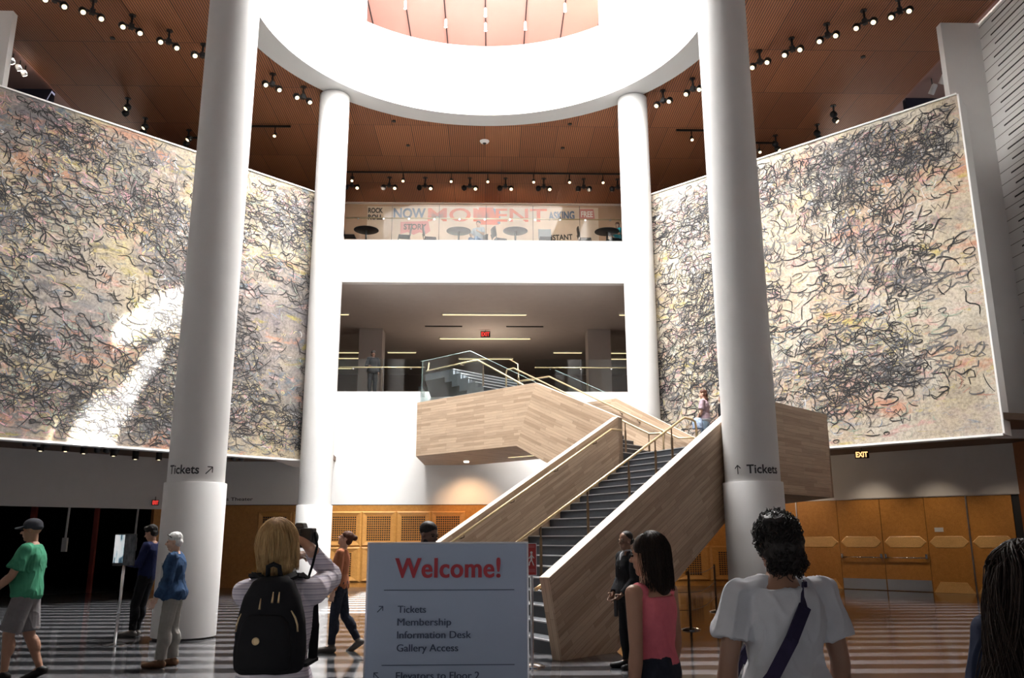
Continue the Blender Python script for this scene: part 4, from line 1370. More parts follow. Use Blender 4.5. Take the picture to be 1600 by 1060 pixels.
def blob(pts, m, name, y=-0.023):
    b = MB(); b.face([(p[0], y, p[1] - 12.0) for p in pts]); b.build(name, m, t, recalc=False)
blob([(-3.55, 14.45), (-2.4, 14.5), (-2.3, 14.05), (-2.5, 13.9), (-2.75, 14.0), (-3.0, 13.88), (-3.25, 14.0), (-3.55, 13.9)], 'muralpink', 'red_banner')
blob([(-0.28, 15.12), (0.32, 15.12), (0.55, 14.35), (-0.4, 14.35)], 'muralred', 'red_shape')
blob([(0.3, 15.1), (0.6, 14.98), (0.62, 14.4), (0.5, 14.35)], 'muralblue', 'blue_shape')
blob([(3.95, 15.08), (4.55, 15.08), (4.6, 14.62), (3.98, 14.58)], 'muralpink', 'pink_box')
mural_word('NOW', -3.86, 14.62, 0.62, 1.35, 'muralblue', 0.02)
mural_word('STORY', -3.42, 14.12, 0.34, 0.95, 'muralblack', 0.01)
mural_word('MOMENT', -2.42, 14.50, 0.82, 5.0, 'muralred', 0.012)
mural_word('ASKING', 2.65, 14.58, 0.50, 1.1, 'muralblue', 0.02, 0.04)
mural_word('FREE', 4.02, 14.72, 0.36, 0.5, 'white', 0.01)
mural_word('INSTANT', 2.55, 13.66, 0.34, 1.1, 'muralblack', 0.01, 0.05)
mural_word('ROCK', -4.92, 14.85, 0.30, 0.62, 'muralblack', 0.012)
mural_word('ROLL', -4.92, 14.55, 0.30, 0.62, 'muralblack', 0.012)
for x in (-4.0, -1.3, 1.3, 4.0):
    lamp('cafe_light', 'SPOT', (x, 30.5, 14.7), 190, (1, 0.80, 0.6), 0.1, aim=(x, 33.4, 13.8), spot=95)

CF = 12.0
def cafe_table(x, y, label):
    t = thing('cafe_table', label, 'table', (x, y, CF), 0, 'round black café tables')
    b = MB(); b.lathe([(0.02, 0.735), (0.44, 0.74), (0.46, 0.75), (0.46, 0.765), (0.45, 0.77)], 32); b.build('tabletop', 'black', t, 40)
    b = MB(); b.lathe([(0.035, 0.03), (0.035, 0.735)], 12); b.build('pedestal', 'black', t)
    b = MB(); b.lathe([(0.26, 0.0), (0.26, 0.015), (0.05, 0.035)], 24); b.build('base', 'black', t, 40)
    return t
ct = cafe_table(-4.42, 29.85, 'round black café table nearest the left end of the glass railing')
for x, y, w in ((-0.98, 29.9, 'in front of the man in jeans'), (1.14, 29.85, 'right of the middle, beside the empty grey chair'), (4.58, 29.85, 'nearest the right end of the glass railing')):
    dup(ct, (x, y, CF), None, 'round black café table %s' % w)
def cafe_chair(x, y, rz, label, m='blackplastic'):
    t = thing('cafe_chair', label, 'chair', (x, y, CF), rz, 'café chairs')
    b = MB(); b.box(-0.22, 0.22, -0.21, 0.21, 0.43, 0.46); b.build('seat', m, t, bevel=0.015)
    b = MB()
    for i in range(8):
        a0, a1 = -0.24 + 0.06 * i, -0.24 + 0.06 * (i + 1)
        f = lambda a: -0.24 + 0.5 * a * a
        b.hexa([(a0, f(a0) - 0.012, 0.52), (a1, f(a1) - 0.012, 0.52), (a1, f(a1) + 0.012, 0.52), (a0, f(a0) + 0.012, 0.52), (a0, f(a0) - 0.062, 0.90), (a1, f(a1) - 0.062, 0.90), (a1, f(a1) - 0.038, 0.90), (a0, f(a0) - 0.038, 0.90)])
    b.build('backrest', m, t)
    for sx in (-1, 1):
        b = MB(); b.tube([(sx * 0.21, 0.2, 0.43), (sx * 0.23, 0.22, 0.0)], 0.013, 6); b.build('leg', 'black', t)
        b = MB(); b.tube([(sx * 0.22, -0.27, 0.7), (sx * 0.21, -0.2, 0.44), (sx * 0.23, -0.23, 0.0)], 0.013, 6); b.build('leg', 'black', t)
    return t
ch = cafe_chair(-3.0, 29.7, R(100), 'dark café chair left of the middle, turned sideways')
for x, y, rz, w in ((-5.0, 29.7, R(-90), 'at the left end table'), (-2.05, 29.9, R(-80), 'left of the table with the man in jeans'), (-0.22, 30.45, R(150), 'the man in jeans sits on'), (0.55, 30.0, R(-70), 'left of the table right of the middle'), (3.75, 29.9, R(-90), 'left of the table at the right end'), (5.06, 30.3, R(120), 'the person in turquoise sits on')):
    dup(ch, (x, y, CF), rz, 'dark café chair %s' % w)
g_ = cafe_chair(2.25, 29.75, R(180), 'empty grey backed café chair right of the middle table', 'graywall2') if MT.setdefault('graywall2', mat('grey chair shell', (0.25, 0.25, 0.26), 0.45)) else None
# ================================================================== signs, stanchions, screen
MT['signgrey'] = mat('blue grey sign face', (0.38, 0.46, 0.60), 0.75, vary=0.03, scale=1.5, bump=0.05, bscale=160)
MT['signred'] = mat('dull red lettering', (0.42, 0.045, 0.06), 0.7)
MT['signink'] = mat('slate lettering', (0.055, 0.075, 0.13), 0.7)
t = thing('welcome_sign', 'tall blue grey floor sign reading Welcome with directions', 'sign', (-0.005, 4.90, 0))
b = MB(); b.box(-0.443, 0.443, 0.0, 0.05, 0.02, 1.527); b.build('board', 'signgrey', t, bevel=0.004)
b = MB(); b.box(-0.452, 0.452, 0.004, 0.056, 1.527, 1.536); b.box(0.443, 0.452, 0.004, 0.056, 0.02, 1.527); b.box(-0.452, -0.443, 0.004, 0.056, 0.02, 1.527); b.build('metal_edge', 'steel', t)
b = MB(); b.box(-0.40, 0.40, -0.20, 0.26, 0.0, 0.02); b.build('foot_plate', 'steel', t)
def sg(x, z, lift=0.0): return lambda u, v: Vector((x + u, -0.004 - lift, z + v))
b = MB()
for q, dx in enumerate((-0.0025, 0.0, 0.0025)): add_text(b, 'Welcome!', 0.150, sg(-0.292 + dx, 1.345, 0.0005 * q), 0.002, width=0.585, spacing=1.06)
b.build('lettering', 'signred', t, recalc=False)['label'] = 'large red word Welcome'
b = MB()
for z in (1.277, 0.884):
    b.box(-0.352, 0.372, -0.0035, -0.001, z - 0.002, z + 0.002)
b.build('rule_line', 'signink', t)
b = MB()
for s_, z, w in (('Tickets', 1.157, 0.155), ('Membership', 1.090, 0.295), ('Information Desk', 1.023, 0.405), ('Gallery Access', 0.955, 0.335), ('Elevators to Floor 2', 0.812, 0.452)):
    for q, dx in enumerate((-0.0009, 0.0, 0.0009)): add_text(b, s_, 0.054, sg(-0.272 + dx, z, 0.0004 * q), 0.0, width=w)
for x0, z0, sx in ((-0.385, 1.160, 1), (-0.362, 0.815, -1)):
    f_ = sg(x0, z0)
    stroke(b, [(0, 0), (sx * 0.030, 0.030)], 0.005, f_); stroke(b, [(sx * 0.008, 0.031), (sx * 0.032, 0.031)], 0.005, f_); stroke(b, [(sx * 0.030, 0.033), (sx * 0.030, 0.008)], 0.005, f_)
b.build('lettering', 'signink', t, recalc=False)['label'] = 'dark list of places with arrows'

MT['noentry'] = mat('red notice face', (0.42, 0.035, 0.03), 0.5)
def stanchion(name, loc, label, h=1.0, group=None):
    t = thing(name, label, 'stanchion', loc, 0, group)
    b = MB(); b.lathe([(0.17, 0.0), (0.17, 0.012), (0.10, 0.035), (0.03, 0.045)], 32); b.build('base', 'chrome', t, 40)
    b = MB(); b.lathe([(0.022, 0.04), (0.022, h), (0.018, h + 0.008)], 16); b.build('pole', 'steel' if h > 1 else 'bronze', t, 40)
    return t
t = stanchion('notice_stanchion', (0.76, 11.15, 0), 'chrome stanchion carrying a red no entry notice beside the welcome sign', 1.08)
b = MB(); b.box(-0.19, 0.06, -0.012, 0.012, 1.10, 1.485); pnl = b.build('notice_panel', 'noentry', t)
b = MB(); b.box(-0.198, 0.068, -0.008, 0.014, 1.092, 1.10); b.box(-0.198, 0.068, -0.008, 0.014, 1.485, 1.493); b.box(0.06, 0.068, -0.008, 0.014, 1.1, 1.485); b.box(-0.198, -0.19, -0.008, 0.014, 1.1, 1.485); b.build('frame', 'steel', pnl)
b = MB(); fn = lambda u, v: Vector((0.0 + u, -0.0135, 1.29 + v))
b.ell((0.0, -0.0135, 1.375), (0.016, 0.001, 0.016))
stroke(b, [(0.0, 0.065), (0.0, 0.0)], 0.024, fn); stroke(b, [(0, 0.0), (0.03, -0.075)], 0.013, fn); stroke(b, [(0, 0.0), (-0.025, -0.04), (-0.03, -0.075)], 0.013, fn); stroke(b, [(0, 0.055), (0.035, 0.015)], 0.011, fn); stroke(b, [(0, 0.055), (-0.032, 0.012)], 0.011, fn)
b.build('walking_figure', 'white', pnl, recalc=False)
b = MB()
for z in (1.455, 1.44, 1.165, 1.15, 1.135): b.box(-0.15, 0.045, -0.0135, -0.0125, z, z + 0.006)
b.build('small_lines', 'muralpink', pnl)
s1 = stanchion('stanchion', (3.72, 15.32, 0), 'dark cable stanchion under the staircase, nearer the front', 0.98, 'cable stanchions under the staircase')
s2 = dup(s1, (5.12, 18.95, 0), None, 'dark cable stanchion under the staircase, beside the front right column')
for z, w in ((0.95, 'uppermost'), (0.62, 'middle'), (0.32, 'lowest')):
    b = MB()
    b.tube([(3.72 + 1.4 * i / 8, 15.32 + 3.63 * i / 8, z - 0.06 * math.sin(PI * i / 8)) for i in range(9)], 0.006, 6)
    tag(b.build('barrier_cable', 'bronze'), 'thin sagging cable strung between the two stanchions under the stairs, %s of three' % w, 'barrier cable', 'cables between the stanchions')
    b = MB()
    b.tube([(3.72, 15.32, z), (2.9, 16.2, z - 0.05), (2.0, 17.6, z)], 0.006, 6)
    tag(b.build('barrier_cable', 'bronze'), 'thin cable running left from the nearer stanchion beneath the stairs, %s of three' % w, 'barrier cable', 'cables behind the nearer stanchion')

k = NT('lit screen picture')
mp = k.coord('Object', (1, 1, 1))
nn_ = k.noise(k.coord('Object', (9, 9, 2.2)), 1.0, 3, 0.6)
cr = k.ramp((nn_, 0), [(0.30, (0.02, 0.03, 0.04, 1)), (0.46, (0.08, 0.16, 0.22, 1)), (0.52, (0.75, 0.88, 0.92, 1)), (0.6, (1, 1, 1, 1))])
k.base(cr)
k.t.links.new(cr[0].outputs[0], k.b.inputs['Emission Color']); k.b.inputs['Emission Strength'].default_value = 0.5
k.b.inputs['Roughness'].default_value = 0.15
MT['screen'] = k.m
t = thing('screen_stand', 'slim steel stand holding a small glossy screen by the dark opening', 'screen stand', (-5.42, 13.65, 0))
b = MB(); b.lathe([(0.20, 0.0), (0.20, 0.012), (0.04, 0.03)], 32); b.build('base', 'chrome', t, 40)
b = MB(); b.tube([(-0.02, 0, 0.02), (0.0, 0, 1.18)], 0.022, 12); b.build('pole', 'steel', t, True)
b = MB(); b.box(-0.175, 0.155, -0.02, 0.01, 1.155, 1.635); b.build('casing', 'blackplastic', t, bevel=0.005)
b = MB(); b.box(-0.168, -0.02, -0.023, -0.0195, 1.20, 1.622); b.build('screen', 'screen', t)
b = MB(); b.box(-0.018, 0.148, -0.0225, -0.0195, 1.165, 1.628); b.build('dark_glass', mat('dark screen glass', (0.10, 0.11, 0.12), 0.15, vary=0.5, scale=8, stretch=(3, 1, 1)), t)
# ================================================================== people
MT['skin_light'] = mat('light skin', (0.58, 0.36, 0.26), 0.55, vary=0.05, scale=12)
MT['skin_tan'] = mat('tanned skin', (0.36, 0.19, 0.12), 0.55, vary=0.05, scale=12)
MT['skin_brown'] = mat('brown skin', (0.24, 0.125, 0.080), 0.5, vary=0.05, scale=12)
MT['skin_dark'] = mat('dark brown skin', (0.105, 0.052, 0.034), 0.45, vary=0.05, scale=12)
MT['eye_dark'] = mat('dark eye', (0.015, 0.01, 0.008), 0.2)
def hairmat(name, c, c2, rough=0.6):
    k = NT(name)
    n1 = k.noise(k.coord('Object', (70, 70, 6)), 1.0, 3, 0.6)
    k.base(k.ramp((n1, 0), [(0.32, lin(c2)), (0.68, lin(c))]))
    k.bump((n1, 0), 0.5, 0.004)
    k.b.inputs['Roughness'].default_value = rough
    k.b.inputs['Specular IOR Level'].default_value = 0.22
    return k.m
MT['hair_blonde'] = hairmat('blonde hair', (0.62, 0.42, 0.20), (0.33, 0.20, 0.085))
MT['hair_brown'] = hairmat('dark brown hair', (0.028, 0.016, 0.011), (0.010, 0.006, 0.005), 0.55)
MT['hair_black'] = hairmat('black hair', (0.020, 0.016, 0.015), (0.007, 0.006, 0.006), 0.55)
MT['hair_auburn'] = hairmat('reddish brown hair', (0.12, 0.045, 0.025), (0.045, 0.018, 0.01))
MT['hair_white'] = hairmat('white hair', (0.72, 0.72, 0.70), (0.45, 0.45, 0.45), 0.6)
def cloth(name, c, vary=0.08, scale=14, bump=0.12, bscale=220, rough=0.9):
    return mat(name, c, rough, 0, vary, scale, bump, bscale, spec=0.2)
MT['denim'] = cloth('blue denim', (0.050, 0.085, 0.19), 0.25, 22)
MT['denimdark'] = cloth('dark denim', (0.020, 0.024, 0.036), 0.22, 22)
MT['blackcloth'] = cloth('black cloth', (0.012, 0.012, 0.014))
MT['shoe_brown'] = cloth('brown leather', (0.16, 0.085, 0.045), 0.15, 10, 0.05, 90, 0.5)
MT['shoe_grey'] = cloth('grey shoe', (0.12, 0.11, 0.10), 0.1, 10, 0.05, 90, 0.6)
MT['shoe_black'] = cloth('black shoe', (0.015, 0.014, 0.014), 0.1, 10, 0.05, 90, 0.5)
MT['shoe_white'] = cloth('white trainer', (0.55, 0.55, 0.55), 0.06, 10, 0.05, 90, 0.6)
def V(*a): return Vector(a)

def joints(H, pose, female):
    J = {}
    def dirn(v): return Vector(v).normalized()
    hw = 0.050 if female else 0.048
    sw = pose.get('sw', 0.098 if female else 0.112)
    hipz = 0.0
    feet = {}
    for sd, sx in (('L', -1), ('R', 1)):
        th, sh = pose['leg' + sd][:2]
        hip = V(sx * hw * H, 0, 0)
        knee = hip + dirn(th) * 0.245 * H
        ank = knee + dirn(sh) * 0.238 * H
        feet[sd] = (hip, knee, ank)
    low = min(f[2].z - (0.045 + pose['leg' + sd][3] if len(pose['leg' + sd]) > 3 else 0.045) * H for sd, f in feet.items())
    lift = -low + pose.get('drop', 0.0)
    if 'hipz' in pose: lift = pose['hipz']
    up = V(0, 0, lift)
    for sd, f in feet.items():
        J['hip' + sd], J['knee' + sd], J['ank' + sd] = [p + up for p in f]
    J['pelvis'] = up
    lx, ly = pose.get('lean', (0, 0))
    nl = 0.315 * H
    d = dirn((lx, ly, 1.0))
    J['spine'] = d
    J['neck'] = up + d * nl
    tw = R(pose.get('twist', 0))
    ax = V(math.cos(tw), math.sin(tw), 0); ax = (ax - d * ax.dot(d)).normalized()
    ay = d.cross(ax)
    J['ax'], J['ay'] = ax, ay
    for sd, sx in (('L', -1), ('R', 1)):
        sh = up + d * (0.283 * H) + ax * (sx * sw * H)
        u, f = pose['arm' + sd][:2]
        el = sh + dirn(u) * 0.172 * H
        wr = el + dirn(f) * 0.150 * H
        J['sho' + sd], J['elb' + sd], J['wri' + sd] = sh, el, wr
        hd = pose['arm' + sd][2] if len(pose['arm' + sd]) > 2 else f
        J['hand' + sd] = dirn(hd)
        J['palm' + sd] = dirn(pose['arm' + sd][3]) if len(pose['arm' + sd]) > 3 else V(-sx, 0.2, 0).normalized()
        J['curl' + sd] = pose['arm' + sd][4] if len(pose['arm' + sd]) > 4 else 0.55
    hy, hp = [R(v) for v in pose.get('head', (0, 0))][:2]
    hr = R(pose.get('headroll', 0))
    rot = (Matrix.Rotation(hy, 3, 'Z') @ Matrix.Rotation(hp, 3, 'X') @ Matrix.Rotation(hr, 3, 'Y'))
    k = H / 1.7
    J['headrot'] = rot
    J['head'] = J['neck'] + V(0, 0, 0) + d * (0.012 * H) + rot @ V(0, 0.012 * k, 0.128 * k)
    J['k'] = k
    return J

TOR_F = [(-0.045, 0.060, 0.045), (-0.01, 0.096, 0.066), (0.03, 0.100, 0.070), (0.07, 0.088, 0.062), (0.11, 0.074, 0.054), (0.16, 0.079, 0.058), (0.21, 0.086, 0.066), (0.25, 0.088, 0.060), (0.285, 0.076, 0.046), (0.305, 0.048, 0.038), (0.325, 0.032, 0.032)]
TOR_M = [(-0.045, 0.060, 0.045), (-0.01, 0.090, 0.064), (0.03, 0.092, 0.068), (0.07, 0.088, 0.066), (0.11, 0.086, 0.064), (0.16, 0.091, 0.066), (0.21, 0.098, 0.070), (0.25, 0.100, 0.064), (0.285, 0.088, 0.048), (0.305, 0.054, 0.042), (0.325, 0.036, 0.036)]

def torso(b, J, H, female, t0, t1, off=0.0, fat=1.0, belly=0.0, flare=0.0):
    tab = TOR_F if female else TOR_M
    rings = []
    def at(t):
        for i in range(len(tab) - 1):
            if tab[i][0] <= t <= tab[i + 1][0]:
                u = (t - tab[i][0]) / (tab[i + 1][0] - tab[i][0])
                return tab[i][1] * (1 - u) + tab[i + 1][1] * u, tab[i][2] * (1 - u) + tab[i + 1][2] * u
        return tab[-1][1:] if t > tab[-1][0] else tab[0][1:]
    n = 16
    d, ax, ay = J['spine'], J['ax'], J['ay']
    for i in range(n + 1):
        t = t0 + (t1 - t0) * i / n
        rx, ry = at(t)
        u = max(0, min(1, t / 0.31))
        bx = (V(1, 0, 0) * (1 - u) + ax * u).normalized(); by = d.cross(bx).normalized()
        if t <= 0: c = J['pelvis'] + V(0, 0, t * H)
        else: c = J['pelvis'] + d * (t * H)
        bel = belly * math.exp(-((t - 0.09) / 0.06) ** 2) * H
        fl = flare * max(0, (0.14 - t) / 0.16) * H
        rings.append((c + by * bel * 0.5, rx * H * fat + off + fl, ry * H * fat + off + bel * 0.5 + fl, bx, by))
    b.loft(rings, 28)

def hand(b, J, sd, k, H):
    sx = -1 if sd == 'L' else 1
    w = J['wri' + sd]; f = J['hand' + sd]; pn = J['palm' + sd]
    pn = (pn - f * pn.dot(f)).normalized()
    side = f.cross(pn)                       # across the palm
    thumb_side = side if side.dot(V(0, 1, 0.3)) > 0 else -side
    curl = J['curl' + sd]
    pc = w + f * 0.048 * k
    m = Matrix((side, f, pn)).transposed()
    b.ell(pc, (0.038 * k, 0.052 * k, 0.016 * k), m, 14, 10)
    b.rc(w - f * 0.02 * k, pc, 0.024 * k, 0.024 * k)
    lens = (0.070, 0.080, 0.075, 0.058)
    for i in range(4):
        q = pc + f * 0.042 * k + thumb_side * (0.031 - 0.0207 * i) * k
        a = curl * (0.6 + 0.12 * i)
        p = q; dirv = (f * math.cos(a * 0.4) + pn * math.sin(a * 0.4)).normalized()
        dirv = (dirv + thumb_side * (0.10 - 0.07 * i)).normalized()
        ang_ = a * 0.4
        for sgi, fr in enumerate((0.45, 0.32, 0.25)):
            e = p + dirv * lens[i] * fr * k
            b.rc(p, e, (0.0088 - 0.0008 * sgi) * k, (0.0082 - 0.0009 * sgi) * k, 10, 3)
            p = e; ang_ += a * 0.75
            dirv = (f * math.cos(ang_) + pn * math.sin(ang_) + thumb_side * (0.06 - 0.05 * i)).normalized()
    q = w + f * 0.022 * k + thumb_side * 0.026 * k
    e = q + (f * 0.55 + thumb_side * 0.75 + pn * 0.30).normalized() * 0.040 * k
    b.rc(q, e, 0.0135 * k, 0.0100 * k, 10, 3)
    e2 = e + (f * 0.85 + thumb_side * 0.30 + pn * 0.45).normalized() * 0.030 * k
    b.rc(e, e2, 0.0098 * k, 0.0080 * k, 10, 3)

def head(b, J, face=True):
    k = J['k']; c = J['head']; r = J['headrot']
    P = lambda x, y, z: c + r @ V(x * k, y * k, z * k)
    S = lambda *q: tuple(v * k for v in q)
    b.ell(P(0, -0.014, 0.032), S(0.074, 0.092, 0.086), r, 24, 16)
    b.ell(P(0, 0.020, -0.030), S(0.060, 0.068, 0.078), r, 20, 14)
    b.ell(P(0, 0.050, -0.088), S(0.036, 0.030, 0.026), r, 14, 10)          # chin
    b.ell(P(0, 0.010, -0.070), S(0.050, 0.052, 0.040), r, 14, 10)          # jaw
    b.ell(P(0, 0.070, 0.022), S(0.046, 0.016, 0.012), r, 14, 8)            # brow
    for sx in (-1, 1):
        b.ell(P(sx * 0.036, 0.058, -0.024), S(0.020, 0.020, 0.022), r, 12, 8)   # cheek
        b.ell(P(sx * 0.074, -0.008, -0.012), S(0.009, 0.018, 0.030), r, 12, 8)  # ear
    b.rc(P(0, 0.082, 0.010), P(0, 0.106, -0.022), 0.008 * k, 0.0125 * k, 10, 3)
    for sx in (-1, 1): b.ell(P(sx * 0.011, 0.094, -0.026), S(0.009, 0.010, 0.008), r, 10, 6)
    b.ell(P(0, 0.078, -0.050), S(0.024, 0.014, 0.0065), r, 12, 8)          # upper lip
    b.ell(P(0, 0.077, -0.062), S(0.021, 0.014, 0.0070), r, 12, 8)          # lower lip
    b.rc(J['neck'] - J['spine'] * 0.03 * k, c + r @ V(0, -0.016 * k, -0.045 * k), 0.056 * k, 0.054 * k)

def person(label, loc, facing, H, pose, cfg, female=False, skin='skin_light', fat=1.0, voxel=0.0065, group=None):
    t = thing('person', label, 'person', loc, R(facing), group)
    J = joints(H, pose, female)
    k = J['k']
    b = MB()
    torso(b, J, H, female, -0.045, 0.325, 0, fat, cfg.get('belly', 0))
    for sd, sx in (('L', -1), ('R', 1)):
        hip, kn, an = J['hip' + sd], J['knee' + sd], J['ank' + sd]
        b.rc(hip, kn, 0.051 * H * fat, 0.034 * H * fat)
        b.rc(kn, an, 0.033 * H * fat, 0.0205 * H)
        sh = (an - kn).normalized()
        fy = R(pose['leg' + sd][2]) if len(pose['leg' + sd]) > 2 else 0
        fwd = V(-math.sin(fy), math.cos(fy), 0)
        back = (-fwd - sh * (-fwd).dot(sh)).normalized()
        b.ell(kn + sh * 0.075 * H + back * 0.010 * H, (0.030 * H * fat, 0.034 * H * fat, 0.070 * H), sh.to_track_quat('Z', 'Y').to_matrix(), 14, 10)
        pit = pose['leg' + sd][4] if len(pose['leg' + sd]) > 4 else 0.0
        fd = (fwd * math.cos(pit) + V(0, 0, -1) * math.sin(pit)).normalized()
        dn = fd.cross(V(fwd.y, -fwd.x, 0)); dn = -dn if dn.z > 0 else dn
        heel = an + dn * 0.020 * H - fd * 0.018 * H
        ball = an + dn * 0.026 * H + fd * 0.085 * H
        toe = ball + fd * 0.030 * H
        b.rc(an, heel, 0.022 * H, 0.021 * H); b.rc(heel, ball, 0.020 * H, 0.019 * H); b.rc(an, ball, 0.021 * H, 0.016 * H); b.rc(ball, toe, 0.018 * H, 0.014 * H)
        J['foot' + sd] = (an, heel, ball, toe, dn, fd)
        s_, e_, w_ = J['sho' + sd], J['elb' + sd], J['wri' + sd]
        b.rc(J['neck'] - J['spine'] * 0.030 * H + J['ax'] * sx * 0.03 * H, s_, 0.026 * H, 0.029 * H)
        b.rc(s_, e_, 0.029 * H * fat, 0.0225 * H * fat)
        fa = e_.lerp(w_, 0.28)
        b.rc(e_, fa, 0.0225 * H * fat, 0.0245 * H * fat); b.rc(fa, w_, 0.0245 * H * fat, 0.0150 * H)
        hand(b, J, sd, k, H)
    head(b, J)
    fuse(b, 'body', skin, t, voxel, 3)
    # eyes and brows
    c, r = J['head'], J['headrot']
    P = lambda x, y, z: c + r @ V(x * k, y * k, z * k)
    for sx in (-1, 1):
        e = MB(); e.ell(P(sx * 0.031, 0.0795, 0.004), (0.0125 * k, 0.008 * k, 0.0065 * k), r, 12, 8); e.build('eye', 'eye_dark', t, True)
        e = MB(); e.tube([P(sx * 0.014, 0.0865, 0.020), P(sx * 0.032, 0.083, 0.026), P(sx * 0.050, 0.070, 0.020)], 0.0035 * k, 6); e.build('eyebrow', cfg.get('brow', 'hair_brown'), t, True)
    # clothes
    if 'top' in cfg:
        m, hem, slv, off, neckt = cfg['top'][:5]
        fl = cfg['top'][5] if len(cfg['top']) > 5 else 0.0
        b = MB()
        torso(b, J, H, female, hem, neckt, off, fat, cfg.get('belly', 0), fl)
        for sd, sx in (('L', -1), ('R', 1)):
            s_, e_, w_ = J['sho' + sd], J['elb' + sd], J['wri' + sd]
            if slv > 0 or cfg.get('strap'):
                rr = 0.028 if slv > 0 else 0.020
                inner = J['neck'] - J['spine'] * ((0.026 if slv > 0 else 0.034) * H) + J['ax'] * sx * (0.045 if slv > 0 else 0.058) * H
                outer = s_ if slv > 0 else s_ - J['ax'] * sx * 0.030 * H
                if slv > 0: b.rc(inner - J['ax'] * sx * 0.006 * H, outer, 0.029 * H + off * 0.6, rr * H * 0.94 + off * 0.8)
                else: b.rc(inner, outer, 0.0265 * H + off * 1.2, 0.0285 * H + off * 1.2)
            if 0 < slv <= 0.5:
                q = s_.lerp(e_, slv * 2 * 0.9)
                b.ell(s_, (0.0300 * H * fat + off * 0.5,) * 3)
                b.cone(s_.lerp(e_, -0.02), q, 0.0295 * H * fat + off * 0.6, 0.029 * H * fat + off * 1.4 + cfg.get('cuff', 0))
            elif slv > 0.5:
                b.rc(s_, e_, 0.030 * H * fat + off, 0.025 * H * fat + off)
                q = e_.lerp(w_, (slv - 0.5) * 2 * 0.97)
                b.cone(e_, q, 0.025 * H * fat + off, 0.018 * H + off)
        fuse(b, cfg.get('topname', 'shirt'), m, t, max(voxel, 0.007), 4, (cfg.get('fold', 0.006), 8.0, (1, 1, 0.45)), ridge=0.8)
    if 'bottom' in cfg:
        m, leg, off, top = cfg['bottom'][:4]
        b = MB()
        torso(b, J, H, female, -0.05, top, off, fat, cfg.get('belly', 0) * 0.6)
        for sd in ('L', 'R'):
            hip, kn, an = J['hip' + sd], J['knee' + sd], J['ank' + sd]
            if leg <= 0.5:
                b.cone(hip, hip.lerp(kn, leg * 2), 0.053 * H * fat + off, 0.042 * H * fat + off * 2.2)
            else:
                b.rc(hip, kn, 0.053 * H * fat + off, 0.036 * H * fat + off)
                q = kn.lerp(an, (leg - 0.5) * 2)
                b.cone(kn, q, 0.036 * H * fat + off, cfg.get('cuffleg', 0.026) * H + off)
                shd = (an - kn).normalized(); bk = V(0, -1, 0); bk = (bk - shd * bk.dot(shd)).normalized()
                b.ell(kn + shd * 0.075 * H + bk * 0.010 * H, (0.034 * H * fat + off, 0.039 * H * fat + off, 0.080 * H), shd.to_track_quat('Z', 'Y').to_matrix(), 14, 10)
        fuse(b, cfg.get('bottomname', 'trousers'), m, t, max(voxel, 0.007), 4, (cfg.get('fold2', 0.006), 7.0, (1, 1, 0.6)), ridge=0.8)
    if 'shoe' in cfg:
        for sd in ('L', 'R'):
            an, heel, ball, toe, dn, fd = J['foot' + sd]
            b = MB(); o = 0.007
            b.rc(an + dn * 0.004 * H, heel, 0.0225 * H + o, 0.022 * H + o); b.rc(heel, ball, 0.021 * H + o, 0.021 * H + o); b.rc(an + dn * 0.008 * H, ball, 0.020 * H + o, 0.017 * H + o); b.rc(ball, toe, 0.020 * H + o, 0.016 * H + o)
            if cfg.get('boot'): b.rc(an, an.lerp(J['knee' + sd], 0.16), 0.022 * H + o, 0.022 * H + o)
            fuse(b, 'shoe', cfg['shoe'], t, 0.007, 3)
    return t, J, P

def hair_cap(t, J, P, m, shapes, voxel=0.006, disp=None, name='hair'):
    """shapes: ('e', centre, radii) or ('c', a, b, ra, rb) in the head's frame (metres at 1.7 m body height)"""
    k = J['k']; b = MB()
    for s in shapes:
        if s[0] == 'e': b.ell(P(*s[1]), tuple(v * k for v in s[2]), J['headrot'], 20, 14)
        else: b.rc(P(*s[1]), P(*s[2]), s[3] * k, s[4] * k)
    return fuse(b, name, m, t, voxel, 3, disp)

def strands(t, J, P, m, n, rng, cx, rad, length, wave=0.006, spread=0.0, r=0.0016, front=0.75, parting=0.0, name='hair_strand_layer', gather=None, tip=0.0):
    """fine locks flowing from the crown over an ellipsoid (centre cx, radii rad) and hanging to a given depth"""
    b = MB()
    for i in range(n):
        a = rng.uniform(-PI, PI)
        if abs(a) < front: continue                # leave the face free (a = 0 looks forward)
        drop = length * rng.uniform(0.85, 1.05)
        ph = rng.uniform(0, 6.28); q = rng.uniform(0.99, 1.05)
        pts, rr = [], []
        N = 16
        for j in range(N):
            u = j / (N - 1)
            th = 0.12 + 1.45 * min(1.0, u / 0.55)
            dx = math.sin(a) * math.sin(th); dy = math.cos(a) * math.sin(th); dz = math.cos(th)
            x = cx[0] + rad[0] * q * dx; y = cx[1] + rad[1] * q * dy; z = cx[2] + rad[2] * q * dz
            if u > 0.55:
                v = (u - 0.55) / 0.45
                z -= drop * v
                x *= 1 + spread * v; y = cx[1] + (y - cx[1]) * (1 + spread * v * 0.6)
                if gather:
                    g = v ** 1.2
                    x += (gather[0] - x) * g * 0.7; y += (gather[1] - y) * g * 0.7
                x -= math.sin(a) * tip * v * v; y -= math.cos(a) * tip * v * v
            w = wave * (0.3 + u)
            x += w * math.sin(ph + u * 9); y += w * math.cos(ph * 1.7 + u * 8)
            pts.append(P(x, y, z)); rr.append(r * (1.0 - 0.55 * u))
        b.tube(pts, r, 4, False, rr)
    o = b.build(name, m, t, True, recalc=False)
    o['kind'] = 'stuff'
    return o

